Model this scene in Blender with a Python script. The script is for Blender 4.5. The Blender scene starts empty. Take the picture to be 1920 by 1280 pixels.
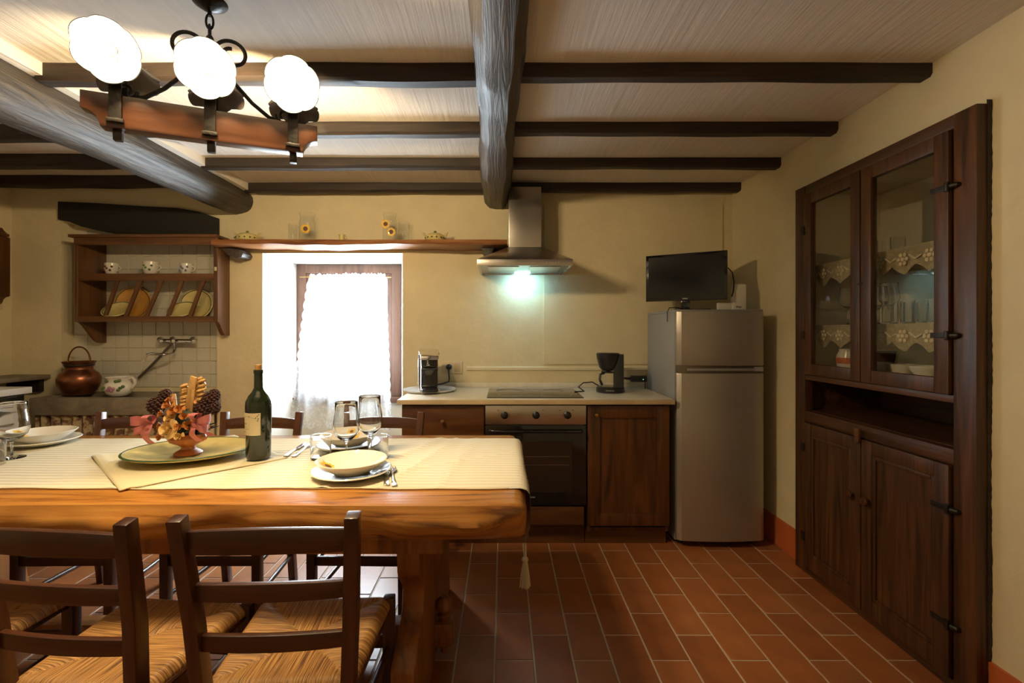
import bpy, bmesh, math, random
from mathutils import Vector, Matrix
random.seed(7)
R = math.radians
scene = bpy.context.scene
COL = scene.collection

# ------------------------------------------------------------------ camera
F, VX, VY, H = 870.0, 943.0, 621.0, 1.30      # focal length (px of a 1920 px frame), vanishing point, eye height
cam_d = bpy.data.cameras.new('camera'); cam = bpy.data.objects.new('camera', cam_d); COL.objects.link(cam)
cam.location = (0, 0, H); cam.rotation_euler = (R(90), 0, 0)
cam_d.sensor_width = 36; cam_d.lens = F / 1920 * 36
cam_d.shift_x = (960 - VX) / 1920; cam_d.shift_y = -(640 - VY) / 1920
cam_d.clip_start = 0.05
scene.camera = cam

# ------------------------------------------------------------------ light and exposure
LAMP_W, HOOD_W, SKY, WARM = 23.0, 2.2, 82.0, (1.0, 0.74, 0.41)
w = bpy.data.worlds.new('world'); scene.world = w; w.use_nodes = True
bg = w.node_tree.nodes['Background']; bg.inputs[0].default_value = (0.78, 0.90, 1.0, 1); bg.inputs[1].default_value = SKY
pd = bpy.data.lights.new('window_portal', 'AREA'); pd.shape = 'RECTANGLE'; pd.size = 0.86; pd.size_y = 1.10
pd.cycles.is_portal = True
po = bpy.data.objects.new('window_portal', pd); COL.objects.link(po)
po.location = (-1.26, 3.93, 1.31); po.rotation_euler = (R(-90), 0, 0)
vs = scene.view_settings
vs.view_transform = 'Standard'; vs.look = 'None'; vs.exposure = 0.0; vs.gamma = 1.0; vs.use_curve_mapping = False
scene.cycles.use_denoising = True
scene.cycles.max_bounces = 8; scene.cycles.diffuse_bounces = 5; scene.cycles.transparent_max_bounces = 24
scene.cycles.caustics_reflective = False; scene.cycles.caustics_refractive = False
scene.cycles.sample_clamp_indirect = 6.0

# ------------------------------------------------------------------ helpers
def W(px, py, Y):
    """point of the photograph at depth Y -> (x, z)"""
    return ((px - VX) / F * Y, H + (VY - py) / F * Y)

ORG = {}
class MB:
    def __init__(s): s.v = []; s.f = []; s.uv = None
    def add(s, vs, fs):
        n = len(s.v); s.v += [Vector(p) for p in vs]; s.f += [tuple(i + n for i in f) for f in fs]; return n
    def box(s, x0, x1, y0, y1, z0, z1):
        s.add([(x0,y0,z0),(x1,y0,z0),(x1,y1,z0),(x0,y1,z0),(x0,y0,z1),(x1,y0,z1),(x1,y1,z1),(x0,y1,z1)],
              [(3,2,1,0),(4,5,6,7),(0,1,5,4),(1,2,6,5),(2,3,7,6),(3,0,4,7)]); return s
    def tube(s, pts, r, n=8, closed=False, caps=True, flat=1.0):
        pts = [Vector(p) for p in pts]; m = len(pts)
        rs = r if isinstance(r, (list, tuple)) else [r] * m
        T = []
        for i in range(m):
            a = pts[i-1] if (i or closed) else pts[0]; b = pts[(i+1) % m] if (i < m-1 or closed) else pts[-1]
            T.append((b - a).normalized())
        up = Vector((0,0,1)) if abs(T[0].z) < 0.9 else Vector((1,0,0))
        N = (up - T[0]*up.dot(T[0])).normalized(); vs_ = []
        for i in range(m):
            N = (N - T[i]*N.dot(T[i])).normalized(); Bn = T[i].cross(N)
            for k in range(n):
                a = 2*math.pi*k/n
                vs_.append(pts[i] + N*math.cos(a)*rs[i]*flat + Bn*math.sin(a)*rs[i])
        fs = []
        for i in range(m if closed else m-1):
            for k in range(n):
                a = i*n+k; b = i*n+(k+1) % n; j = (i+1) % m
                fs.append((a, b, j*n+(k+1) % n, j*n+k))
        if caps and not closed:
            fs.append(tuple(range(n-1, -1, -1))); fs.append(tuple((m-1)*n+k for k in range(n)))
        s.add(vs_, fs); return s
    def cyl(s, p0, p1, r0, r1=None, n=16): return s.tube([p0, p1], [r0, r0 if r1 is None else r1], n)
    def lathe(s, prof, n=24, c=(0,0,0), rf=None):
        c = Vector(c); rings = []; vs_ = []; fs = []
        for (r, z) in prof:
            if r < 1e-6: rings.append([len(vs_)]); vs_.append(c + Vector((0,0,z)))
            else:
                b = len(vs_); rings.append(list(range(b, b+n)))
                for k in range(n):
                    a = 2*math.pi*k/n; q = r*(rf(a, r, z) if rf else 1)
                    vs_.append(c + Vector((q*math.cos(a), q*math.sin(a), z)))
        for A, B in zip(rings, rings[1:]):
            for k in range(n):
                k2 = (k+1) % n
                if len(A) == 1 and len(B) == 1: continue
                if len(A) == 1: fs.append((A[0], B[k], B[k2]))
                elif len(B) == 1: fs.append((A[k], A[k2], B[0]))
                else: fs.append((A[k], A[k2], B[k2], B[k]))
        s.add(vs_, fs); return s
    def prism(s, poly, axis, a0, a1):
        n = len(poly)
        def P(p, a): return {'x': (a, p[0], p[1]), 'y': (p[0], a, p[1]), 'z': (p[0], p[1], a)}[axis]
        s.add([P(p, a0) for p in poly] + [P(p, a1) for p in poly],
              [tuple(range(n)), tuple(range(2*n-1, n-1, -1))] + [(i, (i+1) % n, (i+1) % n + n, i+n) for i in range(n)]); return s
    def sph(s, c, r, sc=(1,1,1), n=12):
        m = max(5, n//2+1)
        i0 = len(s.v)
        s.lathe([(math.sin(math.pi*i/m), -math.cos(math.pi*i/m)) if 0 < i < m else (0, -1 if i == 0 else 1) for i in range(m+1)], n)
        for i in range(i0, len(s.v)):
            p = s.v[i]; s.v[i] = Vector((c[0]+p.x*r*sc[0], c[1]+p.y*r*sc[1], c[2]+p.z*r*sc[2]))
        return s
    def grid(s, nu, nv, fn):
        vs_ = [fn(i/nu, j/nv) for j in range(nv+1) for i in range(nu+1)]
        s.add(vs_, [(j*(nu+1)+i, j*(nu+1)+i+1, (j+1)*(nu+1)+i+1, (j+1)*(nu+1)+i) for j in range(nv) for i in range(nu)]); return s
    def mark(s): return len(s.v)
    def xf(s, i0, M):
        for i in range(i0, len(s.v)): s.v[i] = M @ s.v[i]
        return s
    def mesh(s, name, mat, off=(0,0,0), bevel=0, smooth=True, angle=38, segs=2, recalc=True):
        off = Vector(off); me = bpy.data.meshes.new(name); bm = bmesh.new()
        vv = [bm.verts.new(p - off) for p in s.v]
        for f in s.f:
            try: bm.faces.new([vv[i] for i in f])
            except ValueError: pass
        if recalc: bmesh.ops.recalc_face_normals(bm, faces=bm.faces)
        if bevel:
            es = [e for e in bm.edges if len(e.link_faces) == 2 and e.calc_face_angle(0) > R(40)]
            bmesh.ops.bevel(bm, geom=es, offset=bevel, segments=segs, profile=0.6, affect='EDGES', clamp_overlap=True)
        bm.to_mesh(me); bm.free()
        if smooth:
            me.shade_smooth(); me.set_sharp_from_angle(angle=R(angle))
        me.materials.append(mat if not isinstance(mat, str) else M[mat])
        return me
    def build(s, name, mat, parent=None, label=None, **kw):
        off = ORG.get(parent.name, (0,0,0)) if parent else (0,0,0)
        o = bpy.data.objects.new(name, s.mesh(name, mat, off=off, **kw)); COL.objects.link(o)
        if parent: o.parent = parent; ORG[o.name] = off
        if label: o['label'] = label
        return o

def B(*a): return MB().box(*a)
def tag(o, label, cat, group=None):
    o['label'] = label; o['category'] = cat
    if group: o['group'] = group
    return o
def thing(name, label, cat, loc=(0,0,0), rz=0, group=None, local=False):
    o = bpy.data.objects.new(name, None); COL.objects.link(o)
    o.location = loc; o.rotation_euler = (0, 0, rz); o.empty_display_size = 0.1
    ORG[o.name] = (0,0,0) if local else tuple(loc)
    return tag(o, label, cat, group)
def single(name, mb, mat, label, cat, loc=(0,0,0), group=None, local=False, rz=0, **kw):
    me = mb.mesh(name, mat, off=(0,0,0) if local else loc, **kw)
    o = bpy.data.objects.new(name, me); COL.objects.link(o); o.location = loc; o.rotation_euler = (0,0,rz)
    ORG[o.name] = (0,0,0) if local else tuple(loc)
    return tag(o, label, cat, group)
def struct(name, mb, mat, **kw):
    o = mb.build(name, mat, **kw); o['kind'] = 'structure'; return o
def dup(root, loc, rz, label, group=None):
    def rec(o, par):
        c = o.copy(); COL.objects.link(c); c.parent = par
        for ch in o.children: rec(ch, c)
        return c
    r = rec(root, None); r.location = loc; r.rotation_euler = (0,0,rz); r['label'] = label
    if group: r['group'] = group
    return r

# ------------------------------------------------------------------ materials
M = {}
def base_mat(name):
    m = bpy.data.materials.new(name); m.use_nodes = True; M[name] = m
    nt = m.node_tree; return m, nt, nt.nodes['Principled BSDF']
def sset(b, **k):
    for key, val in k.items():
        b.inputs[key.replace('_', ' ')].default_value = val
def plain(name, col, rough=0.5, metal=0.0, bump=0.0, bscale=40, var=0.0, vscale=8, coat=0.0, spec=None, trans=0.0):
    m, nt, b = base_mat(name)
    b.inputs['Base Color'].default_value = (*col, 1); b.inputs['Roughness'].default_value = rough; b.inputs['Metallic'].default_value = metal
    if coat: b.inputs['Coat Weight'].default_value = coat; b.inputs['Coat Roughness'].default_value = 0.1
    if spec is not None: b.inputs['Specular IOR Level'].default_value = spec
    if trans: b.inputs['Transmission Weight'].default_value = trans
    if bump or var:
        tc = nt.nodes.new('ShaderNodeTexCoord')
        if var:
            n = nt.nodes.new('ShaderNodeTexNoise'); n.inputs['Scale'].default_value = vscale; n.inputs['Detail'].default_value = 5
            nt.links.new(tc.outputs['Object'], n.inputs['Vector'])
            r = nt.nodes.new('ShaderNodeValToRGB'); nt.links.new(n.outputs['Fac'], r.inputs['Fac'])
            r.color_ramp.elements[0].position = 0.3; r.color_ramp.elements[1].position = 0.7
            r.color_ramp.elements[0].color = (*[c*(1-var) for c in col], 1); r.color_ramp.elements[1].color = (*[min(1, c*(1+var)) for c in col], 1)
            nt.links.new(r.outputs['Color'], b.inputs['Base Color'])
        if bump:
            n = nt.nodes.new('ShaderNodeTexNoise'); n.inputs['Scale'].default_value = bscale; n.inputs['Detail'].default_value = 4
            nt.links.new(tc.outputs['Object'], n.inputs['Vector'])
            bp = nt.nodes.new('ShaderNodeBump'); bp.inputs['Strength'].default_value = bump; bp.inputs['Distance'].default_value = 0.01
            nt.links.new(n.outputs['Fac'], bp.inputs['Height']); nt.links.new(bp.outputs['Normal'], b.inputs['Normal'])
    return m
def wood(name, dark, mid, light, axis='x', rough=0.42, grain=26, stretch=0.07, bump=0.15, coat=0.0, pos=(0.3, 0.5, 0.72), dist=1.2):
    m, nt, b = base_mat(name)
    tc = nt.nodes.new('ShaderNodeTexCoord'); mp = nt.nodes.new('ShaderNodeMapping')
    sc = [grain]*3; sc['xyz'.index(axis)] = grain*stretch; mp.inputs['Scale'].default_value = sc
    nt.links.new(tc.outputs['Object'], mp.inputs['Vector'])
    n = nt.nodes.new('ShaderNodeTexNoise'); n.inputs['Scale'].default_value = 1; n.inputs['Detail'].default_value = 7; n.inputs['Roughness'].default_value = 0.62
    n.inputs['Distortion'].default_value = dist
    nt.links.new(mp.outputs['Vector'], n.inputs['Vector'])
    r = nt.nodes.new('ShaderNodeValToRGB'); e = r.color_ramp.elements; e[0].position = pos[0]; e[0].color = (*dark, 1); e[1].position = pos[2]; e[1].color = (*light, 1)
    k = e.new(pos[1]); k.color = (*mid, 1)
    nt.links.new(n.outputs['Fac'], r.inputs['Fac']); nt.links.new(r.outputs['Color'], b.inputs['Base Color'])
    b.inputs['Roughness'].default_value = rough
    if coat: b.inputs['Coat Weight'].default_value = coat; b.inputs['Coat Roughness'].default_value = 0.15
    bp = nt.nodes.new('ShaderNodeBump'); bp.inputs['Strength'].default_value = bump; bp.inputs['Distance'].default_value = 0.006
    nt.links.new(n.outputs['Fac'], bp.inputs['Height']); nt.links.new(bp.outputs['Normal'], b.inputs['Normal'])
    return m
def glassy(name, tint=(0.97, 0.98, 0.98), refl=1.0, rough=0.02):
    m = bpy.data.materials.new(name); m.use_nodes = True; M[name] = m; nt = m.node_tree; nt.nodes.clear()
    out = nt.nodes.new('ShaderNodeOutputMaterial'); mx = nt.nodes.new('ShaderNodeMixShader')
    t = nt.nodes.new('ShaderNodeBsdfTransparent'); t.inputs[0].default_value = (*tint, 1)
    g = nt.nodes.new('ShaderNodeBsdfGlossy'); g.inputs['Roughness'].default_value = rough
    lw = nt.nodes.new('ShaderNodeLayerWeight'); lw.inputs['Blend'].default_value = 0.5
    pw = nt.nodes.new('ShaderNodeMath'); pw.operation = 'POWER'; pw.inputs[1].default_value = 4.0
    ml = nt.nodes.new('ShaderNodeMath'); ml.operation = 'MULTIPLY_ADD'; ml.inputs[1].default_value = 0.55; ml.inputs[2].default_value = 0.04*refl
    nt.links.new(lw.outputs['Facing'], pw.inputs[0]); nt.links.new(pw.outputs[0], ml.inputs[0]); nt.links.new(ml.outputs[0], mx.inputs[0])
    nt.links.new(t.outputs[0], mx.inputs[1]); nt.links.new(g.outputs[0], mx.inputs[2]); nt.links.new(mx.outputs[0], out.inputs[0])
    return m
def lace(name, col, trans, scale, hole=0.5):
    m = bpy.data.materials.new(name); m.use_nodes = True; M[name] = m; nt = m.node_tree; nt.nodes.clear()
    out = nt.nodes.new('ShaderNodeOutputMaterial'); mx = nt.nodes.new('ShaderNodeMixShader'); m2 = nt.nodes.new('ShaderNodeMixShader')
    t = nt.nodes.new('ShaderNodeBsdfTransparent'); d = nt.nodes.new('ShaderNodeBsdfDiffuse'); tl = nt.nodes.new('ShaderNodeBsdfTranslucent')
    d.inputs[0].default_value = (*col, 1); tl.inputs[0].default_value = (*col, 1); m2.inputs[0].default_value = 0.5
    nt.links.new(d.outputs[0], m2.inputs[1]); nt.links.new(tl.outputs[0], m2.inputs[2])
    tc = nt.nodes.new('ShaderNodeTexCoord'); v = nt.nodes.new('ShaderNodeTexVoronoi'); v.inputs['Scale'].default_value = scale
    nt.links.new(tc.outputs['Object'], v.inputs['Vector'])
    r = nt.nodes.new('ShaderNodeMapRange'); r.inputs['From Min'].default_value = 0.2; r.inputs['From Max'].default_value = 0.55
    r.inputs['To Min'].default_value = trans[0]; r.inputs['To Max'].default_value = trans[1]
    nt.links.new(v.outputs['Distance'], r.inputs['Value']); nt.links.new(r.outputs[0], mx.inputs[0])
    nt.links.new(t.outputs[0], mx.inputs[1]); nt.links.new(m2.outputs[0], mx.inputs[2]); nt.links.new(mx.outputs[0], out.inputs[0])
    return m
def emit(name, col, strength):
    m, nt, b = base_mat(name); b.inputs['Base Color'].default_value = (0.9, 0.88, 0.8, 1)
    b.inputs['Emission Color'].default_value = (*col, 1); b.inputs['Emission Strength'].default_value = strength; return m

def plaster(name, col, bump=0.35, streak=False):
    m, nt, b = base_mat(name); b.inputs['Roughness'].default_value = 0.85; b.inputs['Specular IOR Level'].default_value = 0.2
    tc = nt.nodes.new('ShaderNodeTexCoord'); mp = nt.nodes.new('ShaderNodeMapping'); nt.links.new(tc.outputs['Object'], mp.inputs['Vector'])
    if streak: mp.inputs['Scale'].default_value = (46, 1.6, 1)
    else: mp.inputs['Scale'].default_value = (7, 7, 7)
    n = nt.nodes.new('ShaderNodeTexNoise'); n.inputs['Scale'].default_value = 1; n.inputs['Detail'].default_value = 6; n.inputs['Roughness'].default_value = 0.6
    nt.links.new(mp.outputs[0], n.inputs['Vector'])
    n2 = nt.nodes.new('ShaderNodeTexNoise'); n2.inputs['Scale'].default_value = 1.3; n2.inputs['Detail'].default_value = 3
    nt.links.new(tc.outputs['Object'], n2.inputs['Vector'])
    r = nt.nodes.new('ShaderNodeValToRGB'); e = r.color_ramp.elements; e[0].position = 0.25; e[1].position = 0.75
    e[0].color = (*[c*0.88 for c in col], 1); e[1].color = (*[min(1, c*1.08) for c in col], 1)
    mxn = nt.nodes.new('ShaderNodeMath'); mxn.operation = 'MULTIPLY_ADD'; mxn.inputs[1].default_value = 0.5
    ml = nt.nodes.new('ShaderNodeMath'); ml.operation = 'MULTIPLY'; ml.inputs[1].default_value = 0.5
    nt.links.new(n2.outputs['Fac'], ml.inputs[0]); nt.links.new(n.outputs['Fac'], mxn.inputs[0]); nt.links.new(ml.outputs[0], mxn.inputs[2])
    nt.links.new(mxn.outputs[0], r.inputs['Fac']); nt.links.new(r.outputs[0], b.inputs['Base Color'])
    bp = nt.nodes.new('ShaderNodeBump'); bp.inputs['Strength'].default_value = bump; bp.inputs['Distance'].default_value = 0.02
    nt.links.new(n.outputs['Fac'], bp.inputs['Height']); nt.links.new(bp.outputs['Normal'], b.inputs['Normal'])
    return m

plaster('wall', (0.72, 0.63, 0.41), 0.40)
plaster('ceiling_paint', (0.74, 0.69, 0.62), 0.35, True)
plaster('reveal', (0.80, 0.78, 0.72), 0.2)
plaster('lining', (0.80, 0.74, 0.58), 0.2)
plain('grout', (0.50, 0.42, 0.32), 0.9, bump=0.2)
TILE = []
for i, c in enumerate([(0.31,0.107,0.034), (0.345,0.122,0.040), (0.275,0.092,0.031), (0.305,0.113,0.044)]):
    TILE.append(plain('terracotta_%d' % i, c, 0.36, bump=0.08, bscale=25, var=0.14, vscale=9, spec=0.45))
plain('terracotta_paint', (0.50, 0.12, 0.03), 0.6, var=0.1)
plain('white_tile', (0.62, 0.58, 0.48), 0.25, var=0.05)
wood('joist', (0.010,0.007,0.005), (0.022,0.014,0.009), (0.045,0.028,0.018), 'x', 0.6, 18, 0.08, 0.4)
wood('main_beam', (0.020,0.015,0.012), (0.052,0.040,0.032), (0.095,0.077,0.065), 'y', 0.45, 26, 0.06, 0.9, dist=1.8)
wood('log', (0.016,0.013,0.010), (0.050,0.041,0.032), (0.098,0.083,0.067), 'y', 0.5, 20, 0.07, 0.9, dist=2.4)
wood('lintel', (0.006,0.005,0.004), (0.012,0.010,0.008), (0.022,0.018,0.014), 'x', 0.7)
wood('table_wood', (0.11,0.034,0.006), (0.38,0.155,0.028), (0.52,0.25,0.055), 'x', 0.3, 13, 0.10, 0.35, coat=0.25, pos=(0.30, 0.46, 0.75), dist=2.4)
wood('trestle_wood', (0.11,0.037,0.009), (0.25,0.090,0.020), (0.34,0.13,0.032), 'z', 0.4, 16, 0.12, 0.1)
wood('chair_wood', (0.035,0.011,0.005), (0.065,0.021,0.008), (0.10,0.034,0.013), 'z', 0.33, 24, 0.06, 0.06, coat=0.2)
wood('chair_rail', (0.035,0.011,0.005), (0.065,0.021,0.008), (0.10,0.034,0.013), 'x', 0.33, 24, 0.06, 0.06, coat=0.2)
wood('unit_wood', (0.026,0.010,0.003), (0.095,0.033,0.008), (0.17,0.064,0.016), 'z', 0.38, 16, 0.08, 0.08)
wood('unit_wood_h', (0.045,0.016,0.005), (0.10,0.037,0.011), (0.16,0.064,0.018), 'x', 0.38, 13, 0.10, 0.08)
wood('cupboard_wood', (0.017,0.0075,0.0035), (0.068,0.026,0.0088), (0.13,0.052,0.018), 'z', 0.42, 30, 0.05, 0.2)
wood('cupboard_wood_h', (0.017,0.0075,0.0035), (0.068,0.026,0.0088), (0.13,0.052,0.018), 'y', 0.42, 30, 0.05, 0.2)
wood('rack_wood', (0.06,0.024,0.008), (0.125,0.052,0.017), (0.18,0.078,0.027), 'x', 0.4, 16, 0.08, 0.08)
wood('rack_wood_v', (0.06,0.024,0.008), (0.12,0.050,0.016), (0.17,0.074,0.026), 'z', 0.4, 16, 0.08, 0.08)
wood('shelf_wood', (0.11,0.035,0.008), (0.26,0.10,0.03), (0.40,0.20,0.08), 'x', 0.4, 18, 0.06, 0.25)
wood('window_wood', (0.05,0.022,0.012), (0.11,0.05,0.03), (0.16,0.08,0.05), 'z', 0.5, 20, 0.08, 0.1)
wood('lamp_wood', (0.028,0.009,0.003), (0.055,0.019,0.007), (0.08,0.029,0.010), 'x', 0.3, 16, 0.1, 0.05, coat=0.3)
wood('stone_grain', (0.16,0.13,0.09), (0.24,0.20,0.14), (0.31,0.27,0.19), 'x', 0.85, 9, 0.7, 0.3)
plain('iron', (0.03,0.026,0.022), 0.42, 0.6, bump=0.2, bscale=60)
plain('shade_outside', (0.07,0.052,0.035), 0.4)
plain('steel', (0.52,0.48,0.43), 0.27, 1.0)
plain('steel_dark', (0.30,0.27,0.24), 0.3, 1.0)
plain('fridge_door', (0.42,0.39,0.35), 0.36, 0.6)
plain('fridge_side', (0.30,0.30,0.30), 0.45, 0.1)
plain('chrome', (0.75,0.75,0.75), 0.08, 1.0)
plain('brass', (0.45,0.30,0.10), 0.3, 1.0)
plain('copper', (0.26,0.10,0.05), 0.32, 0.9, var=0.3, vscale=6)
plain('black_gloss', (0.008,0.008,0.009), 0.08, coat=0.3)
plain('black_plastic', (0.012,0.012,0.013), 0.3)
plain('screen', (0.006,0.006,0.007), 0.12)
plain('oven_window', (0.022,0.015,0.011), 0.1)
plain('hob_glass', (0.02,0.018,0.016), 0.06, spec=0.9)
plain('white_plastic', (0.72,0.70,0.64), 0.35)
plain('cream_plastic', (0.62,0.54,0.36), 0.4)
plain('worktop', (0.66,0.60,0.48), 0.28, var=0.10, vscale=11)
plain('worktop_edge', (0.55,0.43,0.26), 0.35, var=0.1)
plain('white_enamel', (0.72,0.73,0.74), 0.2)
plain('porcelain', (0.78,0.75,0.67), 0.12, coat=0.4)
plain('platter_yellow', (0.64,0.53,0.22), 0.15, coat=0.4, var=0.12)
plain('platter_orange', (0.55,0.27,0.05), 0.18, coat=0.4, var=0.12)
plain('rim_green', (0.05,0.09,0.03), 0.3)
plain('petal_yellow', (0.80,0.46,0.02), 0.5, var=0.2, vscale=40)
plain('seed_brown', (0.12,0.05,0.015), 0.7)
plain('leaf_green', (0.10,0.17,0.05), 0.5)
plain('flower_pink', (0.42,0.20,0.28), 0.5)
plain('blue_print', (0.12,0.16,0.30), 0.4)
plain('terracotta_pot', (0.40,0.13,0.035), 0.5, var=0.15)
plain('rose_cream', (0.72,0.50,0.20), 0.6)
plain('dry_orange', (0.50,0.19,0.04), 0.7, var=0.25, vscale=30)
plain('cone_brown', (0.055,0.018,0.012), 0.75, var=0.3, vscale=60)
plain('dark_leaf', (0.02,0.025,0.015), 0.6)
plain('ribbon_pink', (0.52,0.16,0.16), 0.55, var=0.12)
wood('straw', (0.36,0.18,0.05), (0.55,0.32,0.10), (0.68,0.44,0.17), 'z', 0.6, 60, 0.2, 0.3)
plain('bottle_glass', (0.010,0.016,0.006), 0.06, coat=0.5)
plain('paper', (0.66,0.58,0.38), 0.6)
plain('ink', (0.10,0.08,0.05), 0.7)
plain('cork', (0.50,0.26,0.08), 0.8, var=0.25, vscale=80)
plain('mark', (0.40,0.38,0.34), 0.4)
plain('cup_white', (0.66,0.62,0.54), 0.2)
plain('tassel_cream', (0.66,0.56,0.38), 0.8)
lace('curtain_lace', (0.86,0.88,0.90), (0.52, 0.40), 42)
lace('curtain_edge', (0.84,0.88,0.94), (0.95, 0.55), 60)
lace('shelf_lace', (0.70,0.60,0.40), (0.98, 0.80), 60)
glassy('pane'); glassy('cup_pane', (0.97,0.97,0.95), 1.2); glassy('drinking_glass', (0.985,0.99,0.99), 0.8)
plain('clear_glass', (0.98,0.99,0.99), 0.0, trans=1.0); glassy('dark_pane', (0.25,0.22,0.2))
emit('lamp_inside', (1.0, 0.90, 0.66), 4.5); emit('bulb', (1.0, 0.86, 0.55), 7.0); emit('hood_led', (0.55, 0.90, 1.0), 12.0)
emit('green_led', (0.3, 1.0, 0.4), 1.5)

def ribbed(name, col, col2, axis, scale, bump):
    m, nt, b = base_mat(name); b.inputs['Roughness'].default_value = 0.9; b.inputs['Specular IOR Level'].default_value = 0.15
    tc = nt.nodes.new('ShaderNodeTexCoord'); wv = nt.nodes.new('ShaderNodeTexWave'); wv.bands_direction = axis
    wv.inputs['Scale'].default_value = scale; wv.inputs['Distortion'].default_value = 0.5; wv.inputs['Detail'].default_value = 1
    nt.links.new(tc.outputs['Object'], wv.inputs['Vector'])
    r = nt.nodes.new('ShaderNodeValToRGB'); r.color_ramp.elements[0].color = (*col, 1); r.color_ramp.elements[1].color = (*col2, 1)
    nt.links.new(wv.outputs['Fac'], r.inputs['Fac']); nt.links.new(r.outputs[0], b.inputs['Base Color'])
    bp = nt.nodes.new('ShaderNodeBump'); bp.inputs['Strength'].default_value = bump; bp.inputs['Distance'].default_value = 0.004
    nt.links.new(wv.outputs['Fac'], bp.inputs['Height']); nt.links.new(bp.outputs['Normal'], b.inputs['Normal']); return m
ribbed('runner_cloth', (0.57,0.52,0.38), (0.66,0.60,0.45), 'Y', 10, 0.35)
plain('mat_cloth', (0.60,0.53,0.34), 0.9, bump=0.15, bscale=200)
def skirt():
    m, nt, b = base_mat('skirt_cloth'); b.inputs['Roughness'].default_value = 0.9
    tc = nt.nodes.new('ShaderNodeTexCoord'); n = nt.nodes.new('ShaderNodeTexNoise'); n.inputs['Scale'].default_value = 28; n.inputs['Detail'].default_value = 2
    nt.links.new(tc.outputs['Object'], n.inputs['Vector'])
    r = nt.nodes.new('ShaderNodeValToRGB'); e = r.color_ramp.elements; e[0].position = 0.42; e[0].color = (0.16,0.08,0.04,1); e[1].position = 0.56; e[1].color = (0.48,0.38,0.22,1)
    nt.links.new(n.outputs['Fac'], r.inputs['Fac']); nt.links.new(r.outputs[0], b.inputs['Base Color'])
skirt()
def rush():
    m, nt, b = base_mat('rush'); b.inputs['Roughness'].default_value = 0.5
    uv = nt.nodes.new('ShaderNodeUVMap'); mp = nt.nodes.new('ShaderNodeMapping'); mp.inputs['Scale'].default_value = (330, 7, 1)
    nt.links.new(uv.outputs[0], mp.inputs['Vector'])
    n = nt.nodes.new('ShaderNodeTexNoise'); n.inputs['Scale'].default_value = 1; n.inputs['Detail'].default_value = 3; n.inputs['Distortion'].default_value = 0.4
    nt.links.new(mp.outputs[0], n.inputs['Vector'])
    r = nt.nodes.new('ShaderNodeValToRGB'); e = r.color_ramp.elements; e[0].position = 0.33; e[0].color = (0.10,0.04,0.012,1); e[1].position = 0.72; e[1].color = (0.62,0.36,0.12,1)
    k = e.new(0.5); k.color = (0.40,0.20,0.06,1)
    nt.links.new(n.outputs['Fac'], r.inputs['Fac']); nt.links.new(r.outputs[0], b.inputs['Base Color'])
    bp = nt.nodes.new('ShaderNodeBump'); bp.inputs['Strength'].default_value = 0.8; bp.inputs['Distance'].default_value = 0.004
    nt.links.new(n.outputs['Fac'], bp.inputs['Height']); nt.links.new(bp.outputs['Normal'], b.inputs['Normal'])
rush()

# ------------------------------------------------------------------ room shell
YB, XR, XL, ZC, ZC2, YF = 3.40, 1.68, -3.60, 2.35, 2.40, -1.6
WX0, WX1, WZ1 = -1.762, -0.735, 1.872          # window niche in the wall plane
IX0, IX1, IZ0, IZ1 = -1.690, -0.835, 0.765, 1.850  # window itself, deeper in
NX0, NX1, NZ1 = -3.235, -2.095, 2.10           # sink niche
CY0, CY1, CZ1, CX = 1.605, 2.580, 2.075, 1.63     # cupboard in the right wall

fl = struct('floor', B(XL-.1, XR+.5, YF-.1, YB+.1, -0.08, -0.0025), 'grout')
TWD, TLN, GR = 0.155, 0.3062, 0.0072
x_ref, y_ref = 0.2777, 2.7545
tile_me = []
for m_ in TILE:
    tile_me.append(B(-TWD/2+GR/2, TWD/2-GR/2, -TLN/2+GR/2, TLN/2-GR/2, -0.006, 0.0).mesh('tile', m_, bevel=0.0015, segs=1))
rest = MB()
for k in range(-26, 11):
    xc = x_ref + (k+0.5)*TWD
    if xc - TWD/2 > XR or xc + TWD/2 < XL: continue
    y0 = y_ref - (0 if k % 2 == 0 else TLN/2)
    for j in range(-16, 4):
        yc = y0 + (j+0.5)*TLN
        if yc - TLN/2 > YB or yc + TLN/2 < YF: continue
        if yc + TLN/2 > YB + 0.02 or xc + TWD/2 > XR + 0.02 or xc - TWD/2 < XL - 0.02 or yc < 1.25:
            a, b_, c, d = max(XL, xc-TWD/2+GR/2), min(XR, xc+TWD/2-GR/2), max(YF, yc-TLN/2+GR/2), min(YB, yc+TLN/2-GR/2)
            if b_-a > 0.01 and d-c > 0.01: rest.box(a, b_, c, d, -0.006, 0.0)
        else:
            o = bpy.data.objects.new('tile', random.choice(tile_me)); COL.objects.link(o); o.parent = fl
            o.location = (xc, yc, random.uniform(-0.0006, 0.0006)); ORG[o.name] = (0,0,0)
ro = rest.build('tile', TILE[1], fl, smooth=False); ro['kind'] = 'stuff'

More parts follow.
